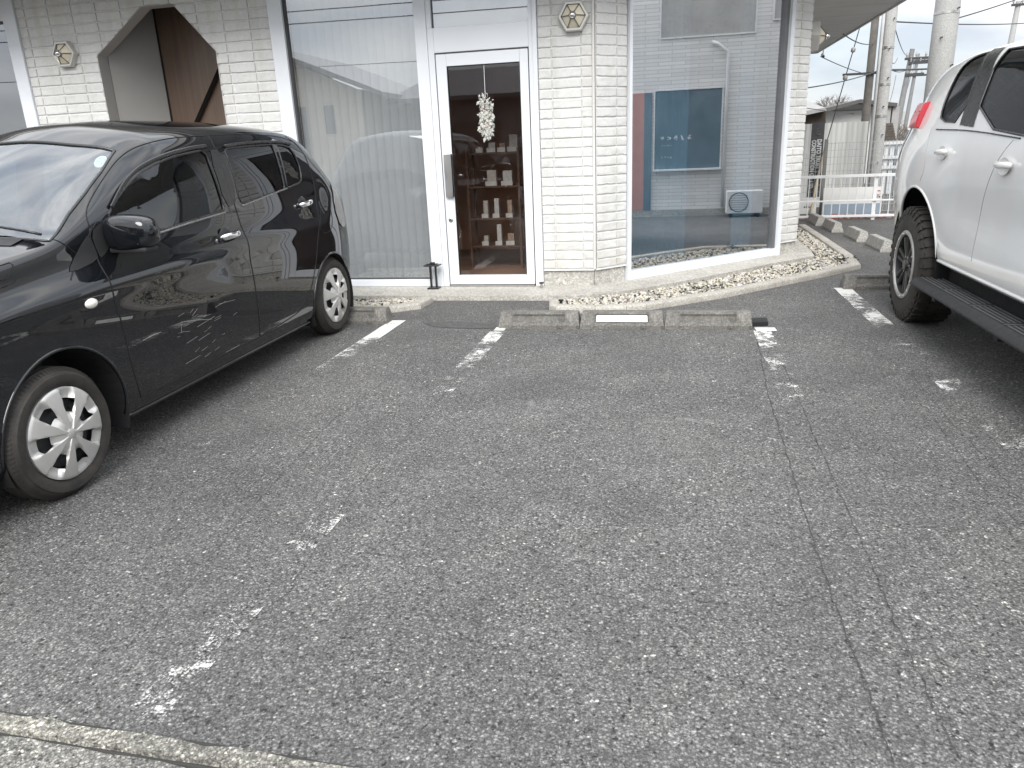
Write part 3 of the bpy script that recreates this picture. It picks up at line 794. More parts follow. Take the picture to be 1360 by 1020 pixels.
# angled window
def win45():
    w = bpy.data.objects.new('window', None); link(w, B); w['label'] = 'angled shop window'
    Z = lambda p, z: V((p[0], p[1], z))
    def blk(bm, u0, u1, o0, o1, z0, z1):
        a_, b_ = A0 + d45 * u0, A0 + d45 * u1
        prism(bm, [Z(a_ + n45 * o0, z0), Z(b_ + n45 * o0, z0), Z(b_ + n45 * o1, z0), Z(a_ + n45 * o1, z0)], (0, 0, z1 - z0))
    bm = BM()
    uL, uR = U(-.43), U(1.148)
    blk(bm, uL, uL + .032, .04, -.1, .046, ZS - .002); blk(bm, uR - .055, uR, .045, -.1, .02, ZS - .002)
    blk(bm, uL + .0325, uR - .0555, .03, -.1, .046, .125)
    blk(bm, uL + .0325, uR - .0555, .03, -.1, 2.79, ZS - .002)
    obj('frame', bm, M_white, w)
    bm = BM(); blk(bm, uR - .115, uR - .0555, .012, -.06, .1255, 2.789)
    blk(bm, uL + .0325, uR - .1155, .008, -.05, 2.75, 2.789)
    obj('gasket', bm, M_alu, w)
    bm = BM(); blk(bm, uL + .03, uR - .11, -.018, -.026, .12, 2.755); obj('glass_pane', bm, M_glassR, w)
    # low roof over the kerb: concrete lip under the frame
win45()
# interior: floor, ceiling, partitions
bm = BM(); prism(bm, [(-9.3, FY + .16, .012), (-.70, FY + .16, .012), (1.18, 9.04, .012), (1.12, 14.8, .012), (-9.3, 14.8, .012)], (0, 0, .038)); obj('interior_floor', bm, plain('interior_floor', (.34, .20, .13), .55, var=.2), B)
bm = BM(); prism(bm, [(-9.3, FY + .16, 2.86), (-.70, FY + .16, 2.86), (1.18, 9.04, 2.86), (1.12, 14.8, 2.86), (-9.3, 14.8, 2.86)], (0, 0, .04)); obj('interior_ceiling', bm, plain('interior_ceiling', (.25, .24, .23), .8), B)
bm = BM(); box(bm, (-1.15, 7.2, .05), (-1.08, 9.6, 2.85)); box(bm, (-3.5, 9.6, .05), (-1.08, 9.68, 2.85)); obj('partition', bm, plain('brown_partition', (.60, .36, .24), .7, var=.15, scale=3), B)
bm = BM(); box(bm, (-1.0, 9.9, .05), (1.25, 9.98, 2.85)); obj('partition', bm, plain('blue_interior_wall', (.35, .58, .72), .6, var=.25, scale=2), B)
# ---- entrance
def entrance():
    w = bpy.data.objects.new('entrance_frame', None); link(w, B)
    bm = BM(); y0, y1 = FY - .045, FY + .1
    box(bm, (-2.285, y0, .046), (-2.175, y1, ZS - .002), bev=.004)
    box(bm, (-2.1745, y0 + .012, .046), (-2.118, y1, 2.35), bev=.004)
    box(bm, (-1.262, y0 + .012, .046), (-1.225, y1, ZS - .003), bev=.004)
    box(bm, (-1.2245, y0, .046), (-1.187, y1, ZS - .002), bev=.004)
    box(bm, (-2.1175, y0 + .012, 2.145), (-1.2625, y1, 2.35), bev=.004)
    box(bm, (-2.1745, y0 + .012, 2.35), (-2.13, y1, ZS - .002), bev=.003)
    box(bm, (-2.129, y0 + .012, 2.76), (-1.2625, y1, ZS - .002), bev=.003)
    obj('frame', bm, M_white, w)
    bm = BM()
    box(bm, (-2.13, FY + .0, 2.352), (-2.122, FY + .03, 2.758)); box(bm, (-2.112, FY - .037, 2.134), (-1.268, FY - .005, 2.1445))
    obj('gasket', bm, M_gasket, w)
    bm = BM(); box(bm, (-2.128, FY + .01, 2.352), (-1.264, FY + .018, 2.758)); obj('transom_pane', bm, M_glassT, w)
    bm = BM(); box(bm, (-2.12, FY + .03, 2.352), (-1.27, FY + .04, 2.758)); obj('transom_sky_board', bm, plain('transom_sky_tone', (.55, .54, .5), .8), w)  # added pale board, its tone stands in for sky reflected in the transom
    bm = BM(); box(bm, (-2.10, FY - .055, .047), (-1.27, FY + .1, .062)); obj('threshold', bm, M_steel, w)
    d = bpy.data.objects.new('glass_door', None); link(d, B)
    bm = BM(); x0, x1, z0, z1 = -2.108, -1.270, .066, 2.132; gl, gr_, gb, gt = -2.012, -1.345, .155, 2.03
    y0, y1 = FY - .038, FY + .005
    box(bm, (x0, y0, z0), (gl, y1, z1), bev=.004); box(bm, (gr_, y0, z0), (x1, y1, z1), bev=.004)
    box(bm, (gl + .0005, y0, z0), (gr_ - .0005, y1, gb), bev=.003); box(bm, (gl + .0005, y0, gt), (gr_ - .0005, y1, z1), bev=.003)
    obj('door_frame', bm, M_white, d)
    bm = BM()
    for lo, hi in (((gl, y0 + .004, gb), (gl + .006, y0 + .02, gt)), ((gr_ - .006, y0 + .004, gb), (gr_, y0 + .02, gt)), ((gl, y0 + .004, gt - .006), (gr_, y0 + .02, gt))): box(bm, lo, hi)
    obj('gasket', bm, M_black, d)
    bm = BM(); box(bm, (gl, FY - .018, gb), (gr_, FY - .012, gt)); obj('glass_pane', bm, M_glassD, d)
    hp = aty(590, 205, FY - .07); hb = aty(600, 262, FY - .07)
    h = BM(); zt, zb = hp.z, hb.z; xl = -2.085
    box(h, (xl, FY - .072, zb), (xl + .072, FY - .066, zt), bev=.002); box(h, (xl + .072, FY - .10, zb), (xl + .078, FY - .066, zt))
    box(h, (xl + .003, FY - .066, zt - .09), (xl + .02, y0, zt - .06)); box(h, (xl + .003, FY - .066, zb + .06), (xl + .02, y0, zb + .09))
    hd = obj('handle', h, M_steel, d)
    bm = BM(); box(bm, (xl + .079, FY - .098, zb + .003), (xl + .082, FY - .068, zt - .003)); obj('handle_edge', bm, M_blackm, hd)
    c = aty(599, 292, y0); bm = BM(); lathe(bm, [(0, -.012), (.010, -.012), (.013, -.008), (.022, -.005), (.022, 0)], Matrix.Translation(c) @ Matrix.Rotation(PI / 2, 4, 'Z'), 20)
    obj('lock', bm, M_steel, d)
entrance()
# ---- vertical blinds behind the big window
def blinds(x0, x1, label, y=FY + .12, w=.089):
    t = empty('vertical_blind', label, 'blind', (x0, y, 0))
    x = x0; k = 0
    mt = plain('blind_fabric', (.57, .60, .615), .85, var=.04, scale=12)
    while x < x1:
        bm = BM(); a_ = math.radians(14 + 3 * noise.noise(V((k * 3.3, 0, 0))))
        c, s = math.cos(a_), math.sin(a_)
        N_ = 5; L_, R_ = [], []
        for i in range(N_ + 1):
            u = i / N_ - .5; bow = .006 * (1 - 4 * u * u)
            X = x + w * .5 + u * w * 1.04 * c - bow * s; Y = y + u * w * s - bow * c
            L_.append(bm.verts.new((X, Y, .10))); R_.append(bm.verts.new((X, Y, 2.75)))
        for i in range(N_): bm.faces.new((L_[i], L_[i + 1], R_[i + 1], R_[i]))
        o = obj('slat', bm, mt, t, smooth=True)
        x += w * .93; k += 1
    bm = BM(); box(bm, (x0 - .02, y - .02, 2.76), (x1 + .02, y + .03, 2.80)); obj('rail', bm, M_white, t)
blinds(-3.54, -2.30, 'pale grey vertical blind behind the large window right of the black hatchback')
# curtain behind angled window
def curtain(u0, u1, label, amp=.025, fr=60, mat=None, off=-.35):
    bm = BM(); n = 120; L_, R_ = [], []
    for i in range(n + 1):
        u = u0 + (u1 - u0) * i / n
        o_ = off + amp * math.sin(u * fr + 2 * noise.noise(V((u * 4, 0, 0)))) ; p = A0 + d45 * u + n45 * o_
        L_.append(bm.verts.new((p.x, p.y, .12))); R_.append(bm.verts.new((p.x, p.y, 2.8)))
    for i in range(n): bm.faces.new((L_[i], L_[i + 1], R_[i + 1], R_[i]))
    tag(obj('curtain', bm, mat, None, smooth=True), label, 'curtain')
curtain(U(-.36), U(.36), 'dim blue-grey curtain behind the left half of the angled window', mat=plain('curtain_cloth', (.42, .50, .54), .9, var=.1))
curtain(U(.9), U(1.10), 'narrow dim curtain gathered at the right edge of the angled window', mat=plain('curtain_cloth', (.24, .29, .32), .9))
bm = BM(); box(bm, (-8.5, FY + .5, .05), (-6.6, FY + .53, 1.55)); tag(obj('privacy_screen', bm, plain('blue_screen', (.20, .32, .38), .8, var=.2, scale=60)), 'blue-grey privacy screen behind the far left window', 'screen')
# ---- wall lamps
M_lampf = plain('lamp_frame_metal', (.55, .54, .51), .35, .4, var=.1)
M_lampg = plain('lamp_glass_cream', (.72, .66, .52), .15, var=.08, coat=.5)
def wall_lamp(c, n, label, r=.135, dep=1.):
    c = V(c); n = V(n).normalized()
    t = empty('wall_lamp', label, 'wall lamp', c, 'hexagonal wall lamps')
    z = V((0, 0, 1)); s = n.cross(z)
    M = Matrix(((s.x, z.x, n.x, c.x), (s.y, z.y, n.y, c.y), (s.z, z.z, n.z, c.z), (0, 0, 0, 1))) @ Matrix.Diagonal((1, 1, dep, 1))
    H = lambda rr, d, rot=0: [M @ V((rr * math.cos(PI / 3 * k + rot), rr * math.sin(PI / 3 * k + rot), d)) for k in range(6)]
    bm = BM()
    rings = [[bm.verts.new(p) for p in H(rr, d)] for rr, d in ((r, 0), (r, .05), (r * .93, .058), (r * .80, .058), (r * .78, .045))]
    for A, B_ in zip(rings, rings[1:]):
        for k in range(6): bm.faces.new((A[k], A[(k + 1) % 6], B_[(k + 1) % 6], B_[k]))
    bm.faces.new(rings[0][::-1])
    obj('housing', bm, M_lampf, t)
    bm = BM(); a_ = [bm.verts.new(p) for p in H(r * .78, .046)]; b_ = [bm.verts.new(p) for p in H(r * .24, .10)]
    for k in range(6): bm.faces.new((a_[k], a_[(k + 1) % 6], b_[(k + 1) % 6], b_[k]))
    bm.faces.new(b_); obj('lamp_glass', bm, M_lampg, t)
    bm = BM(); A, B_ = H(r * .78, .05), H(r * .24, .104)
    for k in range(6):
        tube(bm, [A[k], B_[k]], .0045, 6); tube(bm, [B_[k], B_[(k + 1) % 6]], .004, 6); tube(bm, [A[k], A[(k + 1) % 6]], .005, 6)
    obj('spokes', bm, plain('lamp_bars', (.25, .24, .22), .3, .8), t)
    bm = BM(); bmesh.ops.create_uvsphere(bm, u_segments=14, v_segments=8, radius=r * .2, matrix=Matrix.Translation(M @ V((0, 0, .115)))); obj('knob', bm, M_chrome, t, smooth=True)
    return t
p = aty(762, 22, FY - .03); wall_lamp((p.x, FY - .012, p.z), (0, -1, 0), 'hexagonal lamp high on the brick pillar right of the entrance door')
p = aty(85, 72, FY - .05); wall_lamp((p.x, FY - .012, p.z), (0, -1, 0), 'hexagonal lamp on the bricks left of the octagonal recess')
p = atx(1086, 50, 1.52); wall_lamp((1.393, 9.25, p.z - .02), (1, 0, 0), 'hexagonal lamp seen edge-on round the building corner under the eave', r=.165, dep=1.5)
# security camera
p = gnd(1093, 72, ZS - .12); p = gnd(1093, 74, ZS - .13)
t = empty('security_camera', 'small white dome camera under the eave near the edge-on lamp', 'camera', (p.x, p.y, p.z))
bm = BM(); tube(bm, [(p.x, p.y, p.z + .05), (p.x, p.y, ZS)], .012, 8); box(bm, (p.x - .03, p.y - .03, ZS - .012), (p.x + .03, p.y + .03, ZS - .001)); obj('bracket', bm, M_whited, t)
bm = BM(); M = Matrix.Translation(p) @ Matrix.Rotation(-PI / 2, 4, 'Z') @ Matrix.Rotation(.5, 4, 'Y')
lathe(bm, [(0, -.06), (.03, -.055), (.036, -.03), (.036, .03), (.03, .04), (.0, .04)], M, 16); obj('camera_body', bm, M_whited, t, smooth=True, auto=50)
bm = BM(); lathe(bm, [(.0, .041), (.026, .041), (.024, .05), (0, .055)], M, 14); obj('lens', bm, M_black, t, smooth=True)
# ---- lantern stand left of door
def lantern():
    b = gnd(577, 388); b.y = 6.86; b.x = aty(577, 386, 6.86).x; b.z = .045
    t = empty('lantern_stand', 'small black metal lantern stand left of the entrance door', 'lantern', b)
    bm = BM(); box(bm, (b.x - .055, b.y - .05, .045), (b.x + .055, b.y + .05, .06), bev=.003); obj('base_plate', bm, M_blackm, t)
    for dx in (-.033, .02):
        bm = BM(); box(bm, (b.x + dx, b.y - .012, .06), (b.x + dx + .016, b.y + .012, .265)); obj('post', bm, M_blackm, t)
    bm = BM(); box(bm, (b.x - .075, b.y - .055, .265), (b.x + .075, b.y + .055, .278), bev=.003); box(bm, (b.x - .022, b.y - .022, .278), (b.x + .022, b.y + .022, .30), bev=.005)
    box(bm, (b.x - .045, b.y - .03, .278), (b.x + .045, b.y + .03, .285)); obj('top_plate', bm, M_blackm, t)
lantern()
p = gnd(719, 388); t = empty('door_stop', 'small steel floor stop at the foot of the pillar right of the door', 'door stop', (-1.19, 6.86, .045))
bm = BM(); lathe(bm, [(.0, 0), (.012, 0), (.012, .045), (0, .045)], Matrix.Translation((-1.19, 6.86, .045)) @ Matrix.Rotation(-PI / 2, 4, 'Y'), 14); obj('post', bm, M_steel, t)
bm = BM(); lathe(bm, [(.0, .045), (.022, .045), (.022, .058), (0, .058)], Matrix.Translation((-1.19, 6.86, .045)) @ Matrix.Rotation(-PI / 2, 4, 'Y'), 14); obj('cap', bm, M_blackm, t)
q = gnd(740, 403, .055); bm = BM(); lathe(bm, [(.0, 0), (.013, 0), (.013, .045), (.022, .046), (.022, .058), (0, .058)], Matrix.Translation((-.90, 6.12, .03)) @ Matrix.Rotation(-PI / 2, 4, 'Y'), 14); tag(obj('ground_peg', bm, M_blackm), 'short black peg in the rounded left end of the gravel bed', 'peg')
# ---- wreath behind the door glass (hangs inside)
def wreath():
    c = aty(648, 150, FY + .02); rnd = random.Random(5)
    t = empty('hanging_wreath', 'frosted white leaf spray hanging on the entrance door glass', 'wreath', (c.x, FY - .045, 2.03))
    y = FY - .04
    bm = BM(); tube(bm, [(c.x - .005, y + .015, 2.03), (c.x - .003, y, c.z + .13)], .0025, 6); obj('string', bm, M_whited, t)
    bm = BM(); pts = [(c.x + .02 * math.cos(a_ / 10 * 2 * PI), y, c.z + .145 + .02 * math.sin(a_ / 10 * 2 * PI)) for a_ in range(11)]; tube(bm, pts, .003, 6); obj('ring', bm, M_steel, t)
    bm = BM()
    for k in range(230):
        h_ = rnd.uniform(-1, 1); z = c.z - .04 + h_ * .165; ww = .105 * (1 - .45 * max(0, -h_) ** 1.3)
        p0 = V((c.x + rnd.uniform(-ww, ww) * .55, y + rnd.uniform(-.02, .01), z))
        a_ = rnd.choice((-1, 1)) * rnd.uniform(.2, 1.3) - PI / 2 if rnd.random() < .75 else rnd.uniform(0, PI)
        d = V((math.cos(a_), rnd.uniform(-.35, .1), math.sin(a_))); L_ = rnd.uniform(.025, .06)
        s_ = V((-d.z, 0, d.x)).normalized() * L_ * .24
        m_ = p0 + d * L_ * .5 + V((0, -.006, 0))
        vs = [bm.verts.new(q) for q in (p0, m_ - s_, p0 + d * L_, m_ + s_)]; cv = bm.verts.new(m_ + V((0, -.004, 0)))
        for i in range(4): bm.faces.new((vs[i], vs[(i + 1) % 4], cv))
    obj('leaves', bm, plain('frosted_leaf', (.50, .50, .46), .7, var=.55, scale=40), t)
    bm = BM()
    for k in range(26):
        z = rnd.uniform(-.12, .10); p0 = V((c.x + rnd.gauss(0, .022), y - .02, c.z - .04 + z))
        bmesh.ops.create_icosphere(bm, subdivisions=1, radius=rnd.uniform(.005, .009), matrix=Matrix.Translation(p0))
    obj('berries', bm, plain('pale_berry', (.62, .42, .38), .4, var=.4, scale=60), t, smooth=True)
wreath()
# ---- rack with goods inside the entrance
def rack():
    y = 8.15; xl = aty(625, 230, y).x; xr = aty(692, 230, y).x
    t = empty('display_rack', 'dark wooden display rack seen through the entrance door', 'rack', ((xl + xr) / 2, y, .05))
    M_w = plain('dark_wood', (.13, .07, .045), .5, var=.2, scale=10)
    zs = [aty(660, q, y).z for q in (203, 247, 289, 325)]
    bm = BM()
    for z in zs: pass
    bm.free()
    for z in zs: bm = BM(); box(bm, (xl, y - .13, z - .012), (xr, y + .13, z + .008)); obj('shelf', bm, M_w, t)
    for x in (xl, xr):
        for dy in (-.13, .13):
            bm = BM(); box(bm, (x - .012, y + dy - .012, .05), (x + .012, y + dy + .012, zs[0] + .05)); obj('post', bm, M_w, t)
    cols = [(.55, .50, .44), (.62, .60, .56), (.42, .30, .22)]
    rows_ = (('top', ((.25, .05, .06), (.48, .07, .10), (.68, .06, .09), (.90, .09, .17))), ('second', ((.45, .10, .16), (.76, .10, .15))), ('third', ((.30, .05, .18), (.52, .05, .20), (.78, .05, .18))), ('bottom', ((.28, .05, .10), (.55, .05, .22), (.78, .07, .12))))
    for (rn, its), z in zip(rows_, zs):
        for i, (u, w_, h_) in enumerate(its):
            x = xl + (xr - xl) * u
            g = empty('boxed_goods', '%s boxed item %s on the %s shelf of the rack inside the door' % ('tall' if h_ > .15 else 'small', ('at left', 'in the middle', 'right of centre', 'at far right')[i] if len(its) > 3 else (('at left', 'at right') if len(its) == 2 else ('at left', 'in the middle', 'at right'))[i], rn), 'boxed goods', (x, y - .05, z + .009), 'goods on the display rack')
            bm = BM(); box(bm, (x - w_ / 2, y - .08, z + .009), (x + w_ / 2, y - .02, z + .009 + h_), bev=.003); obj('carton', bm, plain('carton_%d' % (i % 3), cols[i % 3], .6, var=.2, scale=30), g)
            bm = BM(); box(bm, (x - w_ / 2 - .012, y - .125, z + .009), (x + w_ / 2 + .012, y - .12, z + .055)); obj('price_card', bm, plain('price_card_white', (.6, .58, .54), .6), g)
rack()
# ================================================================== CARS
def cr(p0, p1, p2, p3, t):
    return .5 * ((2 * p1) + (-p0 + p2) * t + (2 * p0 - 5 * p1 + 4 * p2 - p3) * t * t + (-p0 + 3 * p1 - 3 * p2 + p3) * t ** 3)
def interp(keys, x):
    """smooth (limited-slope) interpolation of [(x, tuple)]"""
    xs = [k[0] for k in keys]
    if x <= xs[0]: return keys[0][1]
    if x >= xs[-1]: return keys[-1][1]
    i = max(k for k in range(len(xs) - 1) if xs[k] <= x)
    h = xs[i + 1] - xs[i]; t = (x - xs[i]) / h
    out = []
    for c in range(len(keys[0][1])):
        a_, b_ = keys[i][1][c], keys[i + 1][1][c]
        d = (b_ - a_) / h
        dl = (a_ - keys[i - 1][1][c]) / (xs[i] - xs[i - 1]) if i else d
        dr = (keys[i + 2][1][c] - b_) / (xs[i + 2] - xs[i + 1]) if i + 2 < len(xs) else d
        m0 = 0 if dl * d <= 0 else 2 * dl * d / (dl + d); m1 = 0 if dr * d <= 0 else 2 * dr * d / (dr + d)
        t2, t3 = t * t, t ** 3
        out.append((2 * t3 - 3 * t2 + 1) * a_ + (t3 - 2 * t2 + t) * h * m0 + (-2 * t3 + 3 * t2) * b_ + (t3 - t2) * h * m1)
    return tuple(out)
def curve(pts, res):
    """cubic b-spline-ish smoothing through section control points; ends kept"""
    P_ = [V((p[0], p[1], 0)) for p in pts]
    P_ = [P_[0]] + P_ + [V((-P_[-2].x, P_[-2].y, 0))]      # mirror past the centreline
    out = []
    for i in range(1, len(P_) - 2):
        for k in range(res):
            out.append(cr(P_[i - 1], P_[i], P_[i + 1], P_[i + 2], k / res))
    out.append(P_[-2])
    return out
def loft(keys, Xc, Y0, Y1, step, res, shear=0.):
    bm = BM(); n = int(round((Y1 - Y0) / step)); secs = []
    np_ = len(keys[0][1]) // 2
    for i in range(n + 1):
        y = Y0 + (Y1 - Y0) * i / n
        f = interp(keys, y); pts = [(f[2 * k], f[2 * k + 1]) for k in range(np_)]
        c = curve(pts, res)
        xs = Xc + shear * (5.25 - y)
        right = [bm.verts.new((xs + p.x, y, p.y)) for p in c]
        left = [bm.verts.new((xs - p.x, y, p.y)) for p in c[:-1]]
        secs.append(right + left[::-1])
    for a_, b_ in zip(secs, secs[1:]):
        for k in range(len(a_) - 1): bm.faces.new((a_[k], a_[k + 1], b_[k + 1], b_[k]))
    bm.faces.new(secs[0]); bm.faces.new(secs[-1][::-1])
    bmesh.ops.recalc_face_normals(bm, faces=bm.faces)
    return bm
def bvh_of(bm): return BVHTree.FromBMesh(bm)
def hitpx(bvh, px, py):
    r = ray(px, py).normalized(); h = bvh.ray_cast(CAM, r)
    return h[0]
def trace(bvh, pts, fallback=None):
    out = []
    for q in pts:
        h = hitpx(bvh, *q) if len(q) == 2 else V(q)
        if h is not None: out.append(h)
    return out
AX2 = {'side': (1, 2), 'top': (0, 1)}
def cut(bm, poly, axis, cond):
    """cut polygon (2-D in the plane of axis) through the shell; deletes what is inside where cond(co)"""
    i, j = AX2[axis]
    lo = (min(p[0] for p in poly) - .03, min(p[1] for p in poly) - .03); hi = (max(p[0] for p in poly) + .03, max(p[1] for p in poly) + .03)
    def near(f):
        c = f.calc_center_median()
        return cond(c) and lo[0] - .05 < c[i] < hi[0] + .05 and lo[1] - .05 < c[j] < hi[1] + .05
    for k in range(len(poly)):
        a_, b_ = poly[k], poly[(k + 1) % len(poly)]
        d = (b_[0] - a_[0], b_[1] - a_[1]); L_ = math.hypot(*d)
        if L_ < 1e-5: continue
        nv = [0, 0, 0]; nv[i] = -d[1] / L_; nv[j] = d[0] / L_
        co = [0, 0, 0]; co[i], co[j] = a_
        xlo = (min(a_[0], b_[0]) - .04, min(a_[1], b_[1]) - .04); xhi = (max(a_[0], b_[0]) + .04, max(a_[1], b_[1]) + .04)
        fs = []
        for f in bm.faces:
            c = f.calc_center_median()
            if cond(c) and xlo[0] < c[i] < xhi[0] and xlo[1] < c[j] < xhi[1]: fs.append(f)
        if not fs: continue
        g = list({v for f in fs for v in f.verts}) + list({e_ for f in fs for e_ in f.edges}) + fs
        bmesh.ops.bisect_plane(bm, geom=g, plane_co=co, plane_no=nv, dist=1e-5)
    kill = [f for f in bm.faces if cond(f.calc_center_median()) and inpoly(f.calc_center_median()[i], f.calc_center_median()[j], poly)]
    bmesh.ops.delete(bm, geom=kill, context='FACES')
def patch(poly, axis, bvh, sign, off=0., sp=.03, bow=None):
    """smooth patch filling poly, lying on the uncut shell; returns bmesh"""
    i, j = AX2[axis]; pts = []; n = len(poly)
    for k in range(n):
        a_, b_ = V(poly[k]), V(poly[(k + 1) % n]); m = max(1, int((b_ - a_).length / sp))
        for s in range(m): pts.append(a_.lerp(b_, s / m))
    nb = len(pts); pl = [tuple(p) for p in pts]
    x0, x1 = min(p[0] for p in pl), max(p[0] for p in pl); y0, y1 = min(p[1] for p in pl), max(p[1] for p in pl)
    x = x0 + sp / 2
    while x < x1:
        y = y0 + sp / 2
        while y < y1:
            if inpoly(x, y, pl) and min((x - p[0]) ** 2 + (y - p[1]) ** 2 for p in pl) > (sp * .5) ** 2: pts.append(V((x, y)))
            y += sp
        x += sp
    vs, es, fs, *_ = delaunay_2d_cdt([V(p) for p in pts], [], [list(range(nb))], 1, 1e-6)
    bm = BM(); out = []
    for v in vs:
        o = [0, 0, 0]; o[i], o[j] = v
        if axis == 'side': o[0] = sign * 50.; d = V((-sign, 0, 0))
        else: o[2] = 20.; d = V((0, 0, -1))
        h = bvh.ray_cast(V(o), d)
        if h[0] is None:
            h = bvh.find_nearest(V((o[0] if axis == 'top' else (bvh_mid), o[1], o[2] if axis == 'side' else 1.2)))
        nrm = h[1]; nrm = nrm if (nrm.x * sign > 0 if axis == 'side' else nrm.z > 0) else -nrm
        out.append(bm.verts.new(h[0] + nrm * off))
    for f in fs:
        try: q = bm.faces.new([out[k] for k in f])
        except Exception: continue
        q.normal_update()
        if (q.normal.x * sign if axis == 'side' else q.normal.z) < 0: q.normal_flip()
    return bm
bvh_mid = 0
def on_side(bvh, pts2, sign, off=0.):
    r = []
    for y, z in pts2:
        h = bvh.ray_cast(V((sign * 50., y, z)), V((-sign, 0, 0)))
        if h[0] is not None:
            n = h[1] if h[1].x * sign > 0 else -h[1]
            r.append(h[0] + n * off)
    return r
def resamp(pts, sp, closed=False):
    P_ = [V(p) for p in pts]
    if closed: P_.append(P_[0])
    out = []
    for a_, b_ in zip(P_, P_[1:]):
        m = max(1, int((b_ - a_).length / sp))
        for s in range(m): out.append(a_.lerp(b_, s / m))
    out.append(P_[-1]); return out
def smooth2(pts, closed=True, it=2):
    """Chaikin corner rounding of a 2-D outline"""
    P_ = [V(p) for p in pts]
    for _ in range(it):
        q = []; n = len(P_)
        for k in range(n if closed else n - 1):
            a_, b_ = P_[k], P_[(k + 1) % n]; q += [a_.lerp(b_, .25), a_.lerp(b_, .75)]
        if not closed: q = [P_[0]] + q + [P_[-1]]
        P_ = q
    return [tuple(p) for p in P_]
def side_line(bvh, pts2, sign, r, name, mat, parent, off=0., closed=False, n=6, flat=1.):
    p3 = on_side(bvh, [tuple(p) for p in resamp([V(p) for p in pts2], .02, closed)], sign, off)
    bm = BM(); tube(bm, p3, r, n, cap=not closed, flat=flat, up=(1, 0, 0)); return obj(name, bm, mat, parent, smooth=True)
def arc(cy, cz, r, a0, a1, n=28): return [(cy + r * math.cos(a0 + (a1 - a0) * k / n), cz + r * math.sin(a0 + (a1 - a0) * k / n)) for k in range(n + 1)]
def arch_poly(cy, cz, r, z0): return [(cy + r, z0), ] + arc(cy, cz, r, 0, PI) + [(cy - r, z0)]
def carpaint(name, c, metal=0.):
    t = NT(name)
    n = t.noise(3., 3)
    col = t.ramp(n.outputs[0], [(.3, [x * .94 for x in c]), (.7, c)])
    dirt = t.ramp(t.noise(6, 8, .75).outputs[0], [(.45, 0.), (.85, .5)])
    dc = (.09, .085, .08) if sum(c) < 1 else (.55, .53, .48)
    sx = t.n('SeparateXYZ', Vector=t.obj())
    low = t.mapr(sx.outputs[2], .55, .15, 0., .5)
    f = t.math('MULTIPLY', dirt, t.math('ADD', t.math('MULTIPLY', low, 1. if sum(c) < 1 else 1.8), .03 if sum(c) < 1 else .06))
    col = t.mix(f, col, dc)
    rr = t.mapr(f, 0, .3, .22, .6)
    nm = t.bump(t.noise(380, 2).outputs[0], .012, .001)
    p = t.pbr(col, rr, metal, None, Specular_IOR_Level=(.0 if sum(c) < 1 else .4), Coat_Weight=1., Coat_IOR=(1.65 if sum(c) < 1 else 1.5), Coat_Roughness=t.mapr(f, 0., .3, .015, .25))
    return t.done(p)
M_kblack = carpaint('black_car_paint', (.006, .007, .009))
M_swhite = carpaint('pearl_white_paint', (.77, .77, .76))
M_tint = glass_mat('dark_tinted_glass', (.05, .055, .06), .0)
M_tint2 = glass_mat('light_tinted_glass', (.16, .18, .19), .02)
M_wind = glass_mat('windscreen_glass', (.55, .62, .60), .17)
M_trim = plain('black_trim', (.02, .02, .021), .3, var=.1)
M_plast = plain('rough_black_plastic', (.018, .018, .019), .6, bump=.3, bscale=200)
def tyremat():
    t = NT('tyre_rubber'); n = t.noise(9, 6, .7)
    c = t.ramp(n.outputs[0], [(.35, (.018, .0165, .015)), (.75, (.050, .043, .036))])
    return t.done(t.pbr(c, .75, 0, t.bump(t.noise(90, 4).outputs[0], .3, .003)))
M_tyre = tyremat()
M_cap = plain('silver_hub_paint', (.58, .57, .55), .35, .55, var=.08, scale=14)
M_steelw = plain('black_steel_wheel', (.035, .036, .038), .5, var=.3, scale=20)
